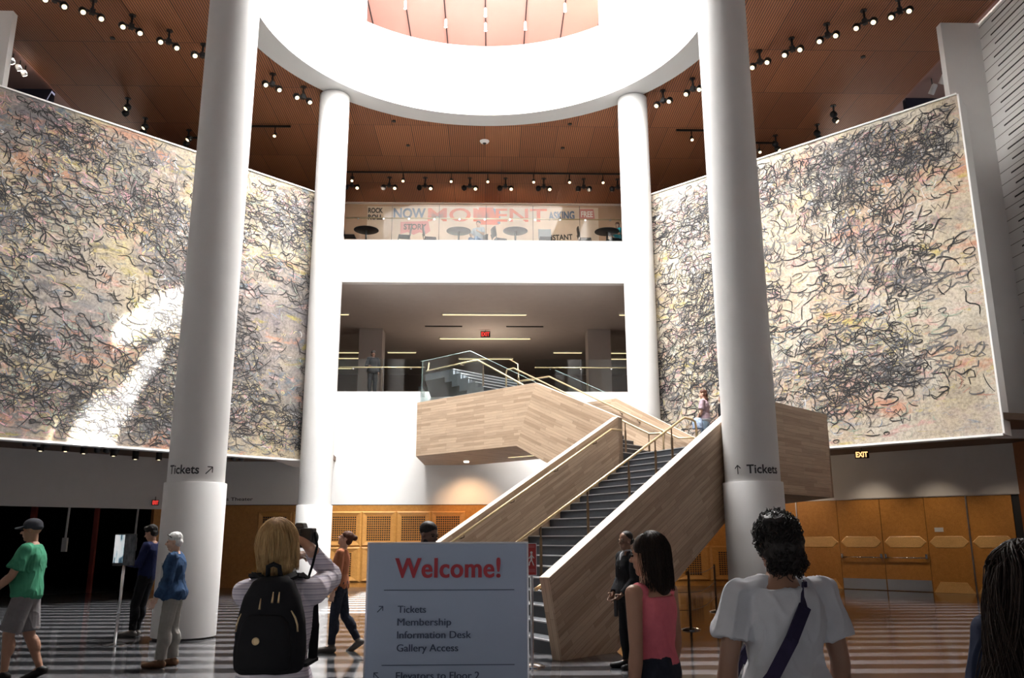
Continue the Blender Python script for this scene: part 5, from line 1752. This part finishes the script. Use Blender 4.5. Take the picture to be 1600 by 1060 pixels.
DOWN = V(0, 0, -1)
STAND = dict(legL=((-0.03, 0.02, -1), (-0.01, -0.03, -1), 10), legR=((0.03, 0.02, -1), (0.01, -0.03, -1), -10),
             armL=((-0.16, -0.04, -1), (-0.05, 0.18, -1)), armR=((0.16, -0.04, -1), (0.05, 0.18, -1)))
def pose(**kw):
    p = dict(STAND); p.update(kw); return p

# --- blonde woman taking a photograph (back to us)
MT['stripetop'] = None
k = NT('pale striped knit')
mp = k.coord('Object'); sep = k.n('ShaderNodeSeparateXYZ'); k.l(mp, 0, sep, 0)
m1 = k.n('ShaderNodeMath', operation='MULTIPLY'); k.l(sep, 'Z', m1, 0); m1.inputs[1].default_value = 42.0
m2 = k.n('ShaderNodeMath', operation='FRACT'); k.l(m1, 0, m2, 0)
st_ = k.ramp((m2, 0), [(0.0, lin('b9bccb')), (0.36, lin('dcdde4')), (0.42, lin('9a9fb4')), (0.56, lin('9a9fb4')), (0.66, lin('dcdde4'))])
hz = k.ramp((sep, 2), [(0.0, (1, 1, 1, 1)), (1.0, (1, 1, 1, 1))])
k.base(k.mixc(0.25, st_, lin('d9b9c2')))
k.b.inputs['Roughness'].default_value = 0.9
k.bump((k.noise(mp, 260, 2), 0), 0.15, 0.004)
MT['stripetop'] = k.m
bx, by = -0.69, 3.88
t, J, P = person('woman with blonde bob and black backpack raising a camera, back turned', (bx, by, 0), -4, 1.645,
    pose(armR=((0.06, 0.97, 0.17), (-0.30, -0.72, 0.58), (-0.62, 0.30, 0.55), (-0.6, 0.5, -0.3), 1.2), armL=((-0.05, 0.80, -0.45), (0.45, -0.25, 0.85), (0.6, 0.2, 0.7), (0.6, 0.3, 0.3), 1.1), head=(-12, 10), lean=(0.0, -0.03), sw=0.090),
    dict(top=('stripetop', 0.030, 0.90, 0.005, 0.305, 0.008), bottom=('denimdark', 0.97, 0.006, 0.075), shoe='shoe_black', fold=0.009, brow='hair_blonde', topname='striped_jumper', bottomname='jeans'), True, 'skin_light', 1.0, 0.006)
hair_cap(t, J, P, 'hair_blonde', [('e', (0, -0.018, 0.040), (0.080, 0.096, 0.082)), ('e', (0, -0.045, -0.015), (0.086, 0.070, 0.085)), ('e', (0, -0.052, -0.065), (0.086, 0.056, 0.068)), ('e', (0.024, -0.048, -0.10), (0.060, 0.042, 0.045)), ('e', (-0.024, -0.046, -0.10), (0.060, 0.042, 0.046)), ('c', (-0.072, 0.0, 0.0), (-0.072, 0.0, -0.085), 0.024, 0.018), ('c', (0.072, 0.0, 0.0), (0.072, 0.0, -0.085), 0.024, 0.018)], 0.006, (0.006, 14, (1, 1, 0.25)))
strands(t, J, P, 'hair_blonde', 620, random.Random(5), (0, -0.022, 0.016), (0.086, 0.100, 0.108), 0.125, 0.006, 0.04, 0.0019, 0.95, tip=0.012)
WOMAN = (t, J, P)
# camera in her hands
wr = (J['wriR'] + J['handR'] * 0.07)
hp_ = t.matrix_basis
def world_of(t, p): return Matrix.Translation(t.location) @ t.rotation_euler.to_matrix().to_4x4() @ p
t2 = thing('camera', 'black photo camera held up by the blonde woman, strap dangling', 'camera', world_of(t, P(0.020, 0.15, 0.010)), R(-10))
b = MB(); b.box(-0.068, 0.068, -0.03, 0.028, -0.048, 0.040); b.prism([(-0.026, 0.0), (0.026, 0.0), (0.016, 0.026), (-0.016, 0.026)], -0.034, 0.024, Matrix.Translation((0, 0, 0.038)) @ Matrix.Rotation(PI / 2, 4, 'X')); b.build('camera_body', 'blackplastic', t2, bevel=0.006)
b = MB(); b.lathe([(0.036, 0.0), (0.038, 0.05), (0.042, 0.055), (0.042, 0.09), (0.040, 0.10)], 24, mtx=Matrix.Translation((0, 0.028, -0.004)) @ Matrix.Rotation(-PI / 2, 4, 'X')); b.build('lens', 'black', t2, 40)
b = MB(); b.box(-0.018, 0.018, -0.045, -0.03, 0.012, 0.036); b.build('eyepiece', 'black', t2, bevel=0.004)
b = MB(); b.box(-0.045, 0.012, -0.0315, -0.03, -0.04, 0.006); b.build('screen', 'chrome', t2)
b = MB()
pts = [V(0.07, 0, 0.02), V(0.088, -0.01, -0.04), V(0.075, -0.02, -0.12), V(0.055, -0.03, -0.20), V(0.02, -0.02, -0.24), V(-0.03, 0, -0.18), V(-0.07, 0, 0.02)]
b.tube(pts, 0.006, 6); b.build('neck_strap', 'blackcloth', t2, True)
# backpack
t3 = thing('backpack', 'black backpack with brass zip pulls worn by the blonde woman', 'backpack', (bx, by, 0), R(-4))
sp_ = J['pelvis'].z
sq_ = sp_ + 0.055
b = MB()
b.loft([(V(0.028, -0.175, sq_ + z), rx, ry, V(1, 0, 0), V(0, 1, 0)) for z, rx, ry in ((0.10, 0.120, 0.070), (0.115, 0.140, 0.085), (0.18, 0.146, 0.095), (0.30, 0.140, 0.095), (0.40, 0.116, 0.085), (0.46, 0.085, 0.066), (0.48, 0.055, 0.045))], 32)
fuse(b, 'main_pouch', 'blackcloth', t3, 0.008, 3, (0.006, 8, (1, 1, 1)))
b = MB()
b.loft([(V(0.028, -0.250, sq_ + z), rx, ry, V(1, 0, 0), V(0, 1, 0)) for z, rx, ry in ((0.115, 0.098, 0.035), (0.13, 0.112, 0.045), (0.22, 0.112, 0.048), (0.30, 0.096, 0.040), (0.33, 0.070, 0.028))], 28)
fuse(b, 'front_pocket', 'blackcloth', t3, 0.007, 3, (0.004, 9, (1, 1, 1)))
b = MB(); b.tube([V(0.028 + 0.128 * math.cos(a), -0.250 + 0.02 * abs(math.cos(a)), sq_ + 0.265 + 0.125 * math.sin(a)) for a in [PI * i / 14 for i in range(15)]], 0.0045, 6); b.build('zip', 'brass', t3, True)
for dx, dz in ((-0.02, 0.385), (0.03, 0.41), (0.055, 0.41)):
    b = MB(); b.tube([V(0.028 + dx, -0.268, sq_ + dz + 0.012), V(0.028 + dx, -0.276, sq_ + dz - 0.03)], 0.006, 6, radii=[0.002, 0.005]); b.build('zip_pull', 'brass', t3, True)
b = MB(); m = Matrix.Translation(V(0.008, -0.297, sq_ + 0.235)) @ Matrix.Rotation(PI / 2, 4, 'X'); b.lathe([(0.015, 0.0), (0.015, 0.004), (0.011, 0.005), (0.010, 0.003)], 24, mtx=m); b.build('round_badge', 'brass', t3, 40)
b = MB()
b.tube([V(0.0, -0.17, sq_ + 0.47), V(0.004, -0.19, sq_ + 0.52), V(0.028, -0.195, sq_ + 0.53), V(0.052, -0.19, sq_ + 0.52), V(0.056, -0.17, sq_ + 0.47)], 0.010, 8); b.build('carry_loop', 'blackcloth', t3, True)
for sx in (-1, 1):
    b = MB()
    path = [V(0.028 + sx * 0.05, -0.16, sq_ + 0.47), V(0.02 + sx * 0.085, -0.12, sq_ + 0.485), V(sx * 0.105, -0.055, sp_ + 0.535), V(sx * 0.108, 0.03, sp_ + 0.51), V(sx * 0.125, 0.10, sp_ + 0.42), V(sx * 0.135, 0.10, sp_ + 0.30), V(sx * 0.155, 0.02, sp_ + 0.18), V(sx * 0.13 + 0.02, -0.12, sq_ + 0.12)]
    for i in range(len(path) - 1):
        p, q = path[i], path[i + 1]
        d = (q - p).normalized(); s = V(1, 0, 0); s = (s - d * s.x).normalized() * 0.026; n = d.cross(s).normalized() * 0.007
        p = p - d * 0.006; q = q + d * 0.006
        b.hexa([p - s - n, p + s - n, p + s + n, p - s + n, q - s - n, q + s - n, q + s + n, q - s + n])
    b.build('shoulder_strap', 'blackcloth', t3)
t4 = thing('folded_map', 'pale blue folded leaflet tucked in the blonde woman\'s back pocket', 'leaflet', (bx, by, 0), R(-4))
b = MB(); m = Matrix.Translation(V(0.095, -0.128, sp_ + 0.018)) @ Euler((R(-6), R(8), 0)).to_matrix().to_4x4(); b.box(-0.05, 0.05, -0.003, 0.003, -0.03, 0.05, m); b.build('paper', mat('pale blue paper', (0.45, 0.56, 0.66), 0.8), t4)

# --- woman in white T-shirt with crossbody bag (back to us)
MT['whitetee'] = cloth('grey white cotton', (0.46, 0.47, 0.50), 0.05, 10)
wx, wy = 1.455, 3.68
t, J, P = person('woman with dark curly updo in a loose white T-shirt, back turned', (wx, wy, 0), 4, 1.645,
    pose(armL=((-0.20, 0.02, -1), (-0.04, 0.30, -1)), armR=((0.20, 0.02, -1), (0.04, 0.30, -1)), head=(6, 2), sw=0.112),
    dict(top=('whitetee', -0.03, 0.36, 0.012, 0.292, 0.02), bottom=('denim', 0.97, 0.006, 0.075), shoe='shoe_white', fold=0.012, cuff=0.016, brow='hair_black', topname='loose_shirt', bottomname='jeans'), True, 'skin_brown', 1.08, 0.006)
hair_cap(t, J, P, 'hair_black', [('e', (0, -0.018, 0.050), (0.090, 0.104, 0.096)), ('e', (0, -0.060, -0.010), (0.096, 0.076, 0.092)), ('e', (0, -0.085, -0.065), (0.078, 0.060, 0.062)), ('e', (-0.02, -0.05, 0.095), (0.06, 0.06, 0.035)), ('e', (0.03, -0.01, 0.098), (0.05, 0.05, 0.03))], 0.006, (0.011, 26, (1, 1, 1)))
def curls(t, J, P, m, n, rng, cen, rad, front=0.8, r=0.0026, loop=0.014, zmin=-0.8):
    b = MB()
    for i in range(n):
        a = rng.uniform(-PI, PI); zz = rng.uniform(zmin, 1.0)
        if abs(a) < front and zz < 0.6: continue
        s = math.sqrt(max(0, 1 - zz * zz))
        c = V(cen[0] + rad[0] * s * math.sin(a), cen[1] + rad[1] * s * math.cos(a), cen[2] + rad[2] * zz)
        ax1 = V(rng.gauss(0, 1), rng.gauss(0, 1), rng.gauss(0, 1)).normalized(); ax2 = ax1.orthogonal().normalized()
        ph = rng.uniform(0, 6.28); lp = loop * rng.uniform(0.6, 1.3)
        pts = []
        for j in range(9):
            u = ph + j * 0.75
            q = c + ax1 * lp * math.cos(u) + ax2 * lp * math.sin(u) + V(0, 0, -0.003 * j)
            pts.append(P(q.x, q.y, q.z))
        b.tube(pts, r, 4, False, [r * (1 - 0.5 * abs(j - 4) / 5) for j in range(9)])
    o = b.build('hair_curls', m, t, True, recalc=False); o['kind'] = 'stuff'
curls(t, J, P, 'hair_black', 620, random.Random(9), (0, -0.022, 0.045), (0.094, 0.110, 0.104))
curls(t, J, P, 'hair_black', 200, random.Random(10), (0, -0.088, -0.065), (0.082, 0.064, 0.064), 0.6)
sp_ = J['pelvis'].z
t3 = thing('crossbody_bag', 'dark crossbody bag on a wide navy strap across the white T-shirt', 'bag', (wx, wy, 0), R(4))
MT['navystrap'] = cloth('navy plum strap', (0.020, 0.016, 0.040), 0.3, 9)
b = MB()
path = [V(0.085, 0.10, sp_ + 0.42), V(0.100, 0.03, sp_ + 0.505), V(0.085, -0.06, sp_ + 0.485), V(0.045, -0.125, sp_ + 0.41), V(-0.03, -0.152, sp_ + 0.29), V(-0.12, -0.150, sp_ + 0.15), V(-0.20, -0.115, sp_ + 0.05), V(-0.245, -0.03, sp_ - 0.01), V(-0.235, 0.06, sp_ + 0.05), V(-0.13, 0.155, sp_ + 0.18), V(0.0, 0.175, sp_ + 0.32), V(0.085, 0.10, sp_ + 0.42)]
for i in range(len(path) - 1):
    p, q = path[i], path[i + 1]
    d = (q - p).normalized(); c = (p + q) * 0.5 - V(0, 0, sp_ + 0.25); c.z = 0
    n = (c - d * c.dot(d)).normalized() * 0.005; s = d.cross(n).normalized() * 0.026
    p = p - d * 0.008; q = q + d * 0.008
    b.hexa([p - s - n, p + s - n, p + s + n, p - s + n, q - s - n, q + s - n, q + s + n, q - s + n])
b.build('strap', 'navystrap', t3)
b = MB(); b.ell((-0.27, 0.02, sp_ - 0.09), (0.05, 0.13, 0.10)); fuse(b, 'pouch', 'navystrap', t3, 0.008, 2)

# --- woman in pink top (three-quarter back view, looking left)
MT['pinktop'] = cloth('coral pink knit', (0.66, 0.155, 0.19), 0.06, 30, 0.3, 300)
px, py = 1.085, 4.62
t, J, P = person('woman with dark shoulder length hair in a sleeveless coral pink top', (px, py, 0), 42, 1.575,
    pose(armL=((-0.10, -0.10, -1), (-0.02, 0.10, -1)), armR=((0.12, 0.0, -1), (0.05, 0.35, -1)), head=(14, -4), sw=0.098),
    dict(top=('pinktop', 0.055, 0.0, 0.007, 0.272), strap=True, bottom=('denimdark', 0.97, 0.007, 0.085), shoe='shoe_white', fold=0.004, brow='hair_brown', topname='sleeveless_top', bottomname='jeans'), True, 'skin_tan', 0.98, 0.006)
hair_cap(t, J, P, 'hair_brown', [('e', (0, -0.022, 0.048), (0.084, 0.098, 0.084)), ('e', (0, -0.060, -0.02), (0.086, 0.066, 0.10)), ('e', (0, -0.078, -0.11), (0.082, 0.052, 0.09)), ('e', (0, -0.075, -0.17), (0.072, 0.042, 0.06)), ('c', (0.07, -0.02, 0.02), (0.078, -0.03, -0.13), 0.028, 0.022), ('c', (-0.07, -0.03, 0.02), (-0.076, -0.045, -0.13), 0.026, 0.022), ('e', (0.0, -0.108, 0.02), (0.045, 0.026, 0.024))], 0.006, (0.005, 14, (1, 1, 0.25)))
strands(t, J, P, 'hair_brown', 560, random.Random(15), (0, -0.030, 0.022), (0.094, 0.104, 0.112), 0.215, 0.006, -0.02, 0.0018, 1.15, tip=0.0)

# --- woman at the right edge, long wavy hair
MT['navytop'] = cloth('dark navy cloth', (0.016, 0.022, 0.045))
rx_, ry_ = 2.07, 2.95
t, J, P = person('woman with long dark wavy hair in a navy top at the right edge', (rx_, ry_, 0), -52, 1.53,
    pose(head=(-8, -6)), dict(top=('navytop', -0.02, 0.45, 0.012, 0.30), bottom=('denimdark', 0.97, 0.006, 0.075), shoe='shoe_black', fold=0.008, brow='hair_brown', bottomname='jeans'), True, 'skin_tan', 1.05, 0.0065)
hair_cap(t, J, P, 'hair_brown', [('e', (0, -0.022, 0.048), (0.090, 0.102, 0.088)), ('e', (0, -0.060, -0.03), (0.098, 0.070, 0.11)), ('e', (0, -0.085, -0.15), (0.118, 0.056, 0.12)), ('e', (0, -0.095, -0.26), (0.115, 0.046, 0.10)), ('c', (-0.08, -0.01, 0.0), (-0.125, 0.0, -0.25), 0.032, 0.030), ('c', (0.08, -0.01, 0.0), (0.125, 0.0, -0.25), 0.032, 0.030), ('c', (-0.11, -0.03, -0.2), (-0.165, -0.03, -0.46), 0.046, 0.030), ('c', (-0.15, -0.05, -0.42), (-0.18, -0.07, -0.62), 0.038, 0.014), ('c', (-0.05, -0.10, -0.3), (-0.08, -0.13, -0.56), 0.05, 0.02), ('c', (0.06, -0.10, -0.3), (0.05, -0.13, -0.56), 0.05, 0.02), ('c', (0.12, -0.05, -0.2), (0.15, -0.05, -0.5), 0.044, 0.02)], 0.0065, (0.010, 12, (1, 1, 0.5)))
strands(t, J, P, 'hair_brown', 560, random.Random(25), (0, -0.030, 0.02), (0.108, 0.112, 0.114), 0.52, 0.034, 0.55, 0.0030, 0.9)

# --- man in cap and green T-shirt walking left
MT['greentee'] = cloth('green cotton', (0.055, 0.26, 0.150), 0.1, 10)
MT['shorts'] = cloth('grey khaki cotton', (0.19, 0.18, 0.185), 0.1, 10)
MT['capgrey'] = cloth('charcoal cap cloth', (0.045, 0.048, 0.058))
t, J, P = person('man in dark cap, green T-shirt and grey shorts walking left', (-5.16, 10.40, 0), 100, 1.80,
    pose(legL=((0.0, 0.26, -1), (0.0, 0.0, -1), 0), legR=((0.0, -0.10, -1), (0.0, -0.42, -1), 0, 0.0, 0.35), armR=((0.10, -0.14, -1), (0.02, 0.06, -1), (0, 0.1, -1), (-1, 0, 0), 1.0), armL=((-0.10, 0.35, -1), (0, 0.7, -0.7)), lean=(0, 0.02), head=(4, -4)),
    dict(top=('greentee', -0.03, 0.42, 0.016, 0.308, 0.008), bottom=('shorts', 0.47, 0.014, 0.05), shoe='shoe_black', fold=0.010, belly=0.025, cuff=0.012, brow='hair_brown', topname='t_shirt', bottomname='shorts'), False, 'skin_tan', 1.10, 0.007)
b = MB(); k_ = J['k']
b.ell(P(0, -0.012, 0.058), tuple(v * k_ for v in (0.084, 0.102, 0.078)), J['headrot'], 24, 16)
b.ell(P(0, -0.03, 0.035), tuple(v * k_ for v in (0.083, 0.088, 0.055)), J['headrot'], 20, 12)
cap_ = fuse(b, 'cap', 'capgrey', t, 0.006, 3)
b = MB()
N = 10
for i in range(N):
    a0, a1 = -1.1 + 2.2 * i / N, -1.1 + 2.2 * (i + 1) / N
    f = lambda a, rr, dz: P(rr * 0.085 * math.sin(a) / 0.9, 0.02 + rr * 0.078 * math.cos(a) , 0.052 + dz)
    g = lambda a, dz: P(0.078 * math.sin(a), 0.075 + 0.10 * math.cos(a) * 0.95, 0.038 - 0.018 * abs(math.sin(a)) + dz)
    b.hexa([f(a0, 0.9, -.004), f(a1, 0.9, -.004), g(a1, -.004), g(a0, -.004), f(a0, 0.9, .003), f(a1, 0.9, .003), g(a1, .003), g(a0, .003)])
b.build('cap_peak', 'capgrey', cap_)


# --- man in dark blue leaning by the front left column
MT['navysweat'] = cloth('dark blue sweater', (0.014, 0.020, 0.070))
t, J, P = person('man in dark blue jumper and black trousers leaning against the front left column', (-5.50, 14.78, 0), 84, 1.80,
    pose(legL=((-0.02, 0.24, -1), (0, 0.0, -1), 5), legR=((0.02, 0.20, -1), (0, 0.12, -1), -6), lean=(0, -0.10), head=(0, -16), armL=((-0.15, 0.25, -1), (0.15, 0.9, 0.1), (0.2, 0.9, 0.2), (0, 0, 1), 0.9), armR=((0.15, 0.2, -1), (-0.1, 0.95, 0.0), (-0.2, 0.9, 0.1), (0, 0, 1), 0.9)),
    dict(top=('navysweat', -0.02, 0.95, 0.014, 0.308), bottom=('blackcloth', 0.97, 0.008, 0.06), shoe='shoe_grey', fold=0.008, brow='hair_black', topname='jumper'), False, 'skin_tan', 0.98, 0.0075)
hair_cap(t, J, P, 'hair_black', [('e', (0, -0.022, 0.056), (0.084, 0.098, 0.084)), ('e', (0, 0.05, 0.095), (0.06, 0.045, 0.035)), ('e', (0, -0.055, 0.0), (0.078, 0.06, 0.07))], 0.0065, (0.007, 20, (1, 1, 1)))
t2 = thing('mobile_phone', 'dark mobile phone held by the man leaning on the column', 'phone', world_of(t, (J['wriL'] + J['wriR']) / 2 + V(0, 0.10, 0.03)), R(84))
b = MB(); b.box(-0.036, 0.036, -0.07, 0.07, 0.0, 0.009); b.build('case', 'black', t2, bevel=0.004)

# --- white-haired person in a denim jacket
MT['denimjacket'] = cloth('faded denim jacket', (0.026, 0.060, 0.130), 0.4, 12)
MT['khaki'] = cloth('stone grey trousers', (0.27, 0.26, 0.24), 0.08, 10)
t, J, P = person('older person with short white hair in a denim jacket and grey trousers', (-3.80, 11.34, 0), 100, 1.64,
    pose(legL=((-0.02, 0.14, -1), (0, 0.06, -1), 3), legR=((0.02, -0.01, -1), (0, -0.10, -1), -3), lean=(0, 0.05), head=(6, -6), armR=((0.12, -0.08, -1), (0.0, 0.28, -1), (0, 0.3, -1), (-1, 0, 0), 0.8), armL=((-0.12, 0.1, -1), (0.05, 0.5, -0.9))),
    dict(top=('denimjacket', -0.035, 0.97, 0.020, 0.305, 0.012), bottom=('khaki', 0.97, 0.012, 0.06), shoe='shoe_brown', fold=0.012, belly=0.03, cuffleg=0.034, brow='hair_white', topname='denim_jacket'), True, 'skin_light', 1.10, 0.0065)
hair_cap(t, J, P, 'hair_white', [('e', (0, -0.020, 0.052), (0.083, 0.097, 0.082)), ('e', (0, -0.052, -0.005), (0.080, 0.062, 0.072))], 0.0065, (0.004, 30, (1, 1, 1)))
b = MB(); H = 1.64
fr = [J['pelvis'] + J['spine'] * (q * H) for q in (0.0, 0.09, 0.18, 0.25)]
b.loft([(p + J['ay'] * 0.078, 0.070, 0.085 + (0.012 if i == 1 else 0), J['ax'], J['ay']) for i, p in enumerate(fr)], 20)
fuse(b, 'white_shirt', 'whitetee', t, 0.009, 2)
b = MB(); b.tube([P(-0.078, 0.02, 0.055), P(-0.07, 0.06, 0.09), P(0, 0.075, 0.105), P(0.07, 0.06, 0.09), P(0.078, 0.02, 0.055)], 0.007, 6); b.build('sunglasses_on_head', 'black', t, True)

# --- woman in orange top striding left, looking up
MT['orangetop'] = cloth('rust orange knit', (0.43, 0.165, 0.085), 0.08, 10)
t, J, P = person('woman with hair bun in a rust orange top striding left and looking up', (-1.92, 12.68, 0), 90, 1.68,
    pose(legL=((-0.01, 0.13, -1), (0, 0.05, -1), 0), legR=((0.01, -0.18, -1), (0, -0.60, -1), 0, 0.0, 0.55), lean=(0, -0.02), head=(0, 24), armR=((0.10, -0.06, -1), (0.0, 0.30, -1)), armL=((-0.10, 0.02, -1), (0.0, 0.25, -1))),
    dict(top=('orangetop', -0.015, 0.97, 0.010, 0.308), bottom=('denimdark', 0.96, 0.004, 0.06), shoe='shoe_grey', boot=True, fold=0.006, brow='hair_auburn', topname='knit_top', bottomname='jeans'), True, 'skin_light', 1.0, 0.007)
hair_cap(t, J, P, 'hair_auburn', [('e', (0, -0.022, 0.048), (0.082, 0.096, 0.080)), ('e', (0, -0.06, -0.01), (0.072, 0.05, 0.06)), ('e', (0, -0.120, 0.065), (0.042, 0.042, 0.042))], 0.0065, (0.004, 24, (1, 1, 1)))

# --- man partly hidden behind the welcome sign
MT['palepink'] = cloth('pale pink shirt', (0.66, 0.52, 0.52))
t, J, P = person('man with short black hair and beard in a pale shirt behind the welcome sign', (-0.43, 8.42, 0), 205, 1.72,
    pose(head=(26, -14), lean=(-0.05, 0.06)), dict(top=('palepink', -0.02, 0.42, 0.014, 0.308), bottom=('denim', 0.97, 0.008, 0.06), shoe='shoe_white', brow='hair_black'), False, 'skin_dark', 1.05, 0.007)
hair_cap(t, J, P, 'hair_black', [('e', (0, -0.020, 0.046), (0.080, 0.094, 0.080))], 0.0065)
hair_cap(t, J, P, 'hair_black', [('e', (0, 0.052, -0.092), (0.042, 0.034, 0.028)), ('e', (0.048, 0.02, -0.065), (0.018, 0.035, 0.035)), ('e', (-0.048, 0.02, -0.065), (0.018, 0.035, 0.035))], 0.0065, None, 'beard')

# --- security woman in black suit
t, J, P = person('woman in black suit and white collar standing by the staircase, holding a radio', (1.96, 10.95, 0), 112, 1.635,
    pose(head=(10, -6), armL=((-0.14, 0.10, -1), (0.10, 0.55, -0.55), (0.2, 0.6, -0.5), (0.5, 0, 0.6), 0.9), armR=((0.14, 0.0, -1), (-0.30, 0.55, -0.6))),
    dict(top=('blackcloth', -0.04, 0.97, 0.014, 0.292, 0.010), bottom=('blackcloth', 0.97, 0.010, 0.06), shoe='shoe_black', fold=0.006, brow='hair_black', topname='suit_jacket'), True, 'skin_brown', 1.04, 0.0065)
hair_cap(t, J, P, 'hair_black', [('e', (0, -0.030, 0.050), (0.079, 0.090, 0.078)), ('e', (0, -0.065, -0.005), (0.070, 0.048, 0.06)), ('e', (0, -0.112, -0.01), (0.04, 0.032, 0.04))], 0.0065)
b = MB(); b.rc(J['neck'] - J['spine'] * 0.035, J['neck'] + J['spine'] * 0.012, 0.062, 0.060)
q = J['neck'] + J['ay'] * 0.062 - J['spine'] * 0.03; b.rc(q, q - J['spine'] * 0.16 + J['ay'] * 0.045, 0.038, 0.018)
fuse(b, 'white_collar', 'whitetee', t, 0.007, 2)
t2 = thing('two_way_radio', 'black two way radio in the hand of the woman in the black suit', 'radio', world_of(t, J['wriL'] + J['handL'] * 0.08 + V(0, 0.01, -0.03)), R(60))
b = MB(); b.box(-0.03, 0.03, -0.018, 0.018, -0.17, 0.02); b.build('body', 'blackplastic', t2, bevel=0.006)
b = MB(); b.tube([(0.018, 0, 0.02), (0.018, 0, 0.10)], 0.005, 6); b.build('antenna', 'black', t2)

# --- two people on the stair landing
MT['lavender'] = cloth('grey lavender cotton', (0.36, 0.27, 0.31), 0.06, 10)
t, J, P = person('woman with long brown hair in a lavender T-shirt on the stair landing', (5.66, 21.15, 3.555), 62, 1.68,
    pose(head=(10, -4), armL=((-0.15, 0.15, -1), (0.0, 0.45, -0.8)), armR=((0.15, 0.0, -1), (0.05, 0.25, -1))),
    dict(top=('lavender', 0.0, 0.42, 0.014, 0.306), bottom=(cloth('pale denim', (0.26, 0.36, 0.46), 0.2, 12), 0.97, 0.008, 0.06), shoe='shoe_white', brow='hair_auburn', topname='t_shirt', bottomname='jeans'), True, 'skin_light', 1.10, 0.009)
hair_cap(t, J, P, 'hair_auburn', [('e', (0, -0.022, 0.048), (0.084, 0.098, 0.082)), ('e', (0, -0.066, -0.03), (0.084, 0.052, 0.10)), ('e', (0, -0.078, -0.14), (0.085, 0.045, 0.10))], 0.008, (0.005, 14, (1, 1, 0.3)))
b = MB(); torso(b, J, 1.68, True, -0.03, 0.015, 0.020, 1.12); fuse(b, 'white_shirt_hem', 'whitetee', t, 0.010, 2)
t2 = thing('shoulder_bag', 'blue and white bag hanging from the arm of the woman on the landing', 'bag', world_of(t, J['elbL'] + V(-0.07, 0.08, -0.28)), R(62))
b = MB(); b.loft([(V(0, 0, z), rx, ry, V(0, 1, 0), V(1, 0, 0)) for z, rx, ry in ((-0.16, 0.11, 0.05), (-0.14, 0.14, 0.07), (0.0, 0.14, 0.07), (0.10, 0.10, 0.04), (0.13, 0.07, 0.02))], 20); fuse(b, 'pouch', mat('blue white cloth', (0.30, 0.38, 0.52), 0.8, vary=0.6, scale=9), t2, 0.010, 2)
b = MB(); b.tube([(0, -0.07, 0.10), (0, -0.05, 0.26), (0, 0.0, 0.30), (0, 0.05, 0.26), (0, 0.07, 0.10)], 0.009, 6); b.build('handle', 'blackcloth', t2, True)
t, J, P = person('person in black mostly hidden by the front right column on the landing', (6.25, 21.55, 3.555), 60, 1.62, pose(),
    dict(top=('blackcloth', -0.02, 0.97, 0.016, 0.308), bottom=('blackcloth', 0.97, 0.010, 0.06), shoe='shoe_black', topname='jacket'), False, 'skin_tan', 1.05, 0.010)
hair_cap(t, J, P, 'hair_black', [('e', (0, -0.020, 0.048), (0.083, 0.096, 0.082))], 0.008)

# --- silhouette on the second level
t, J, P = person('dark clad person standing at the second level glass railing', (-3.98, 29.75, 6.505), 200, 1.62, pose(armR=((0.3, 0.1, -1), (-0.2, 0.9, -0.2)), armL=((-0.2, 0.1, -1), (0.1, 0.3, -1))),
    dict(top=('blackcloth', -0.05, 0.97, 0.02, 0.308, 0.02), bottom=('blackcloth', 0.97, 0.014, 0.06), shoe='shoe_black', topname='jacket'), True, 'skin_dark', 1.06, 0.010)
hair_cap(t, J, P, 'hair_black', [('e', (0, -0.015, 0.055), (0.092, 0.105, 0.09)), ('e', (0, -0.05, -0.03), (0.09, 0.07, 0.09))], 0.008)

# --- people in the café
SIT = dict(hipz=0.53, legL=((-0.12, 1, -0.05), (0, 0.1, -1), 0), legR=((0.12, 1, -0.05), (0, 0.1, -1), 0), armL=((-0.2, 0.35, -0.9), (0.2, 0.9, 0.1)), armR=((0.2, 0.35, -0.9), (-0.2, 0.9, 0.1)))
t, J, P = person('man in white shirt and blue jeans seated at a café table', (-0.25, 30.40, 12.0), 155, 1.75, SIT, dict(top=('whitetee', -0.02, 0.42, 0.014, 0.308), bottom=(cloth('mid blue denim', (0.16, 0.24, 0.36)), 0.97, 0.010, 0.05), shoe='shoe_brown'), False, 'skin_light', 1.05, 0.011)
hair_cap(t, J, P, 'hair_brown', [('e', (0, -0.020, 0.048), (0.083, 0.096, 0.082))], 0.009)
t, J, P = person('person in turquoise top seated at the right end café table', (5.05, 30.28, 12.0), 120, 1.62, SIT, dict(top=(cloth('turquoise cotton', (0.03, 0.34, 0.42)), -0.02, 0.42, 0.014, 0.308), bottom=('blackcloth', 0.97, 0.010, 0.05), shoe='shoe_black'), True, 'skin_tan', 1.0, 0.011)
hair_cap(t, J, P, 'hair_auburn', [('e', (0, -0.020, 0.048), (0.083, 0.096, 0.082)), ('e', (0, -0.06, -0.04), (0.07, 0.04, 0.08))], 0.009)
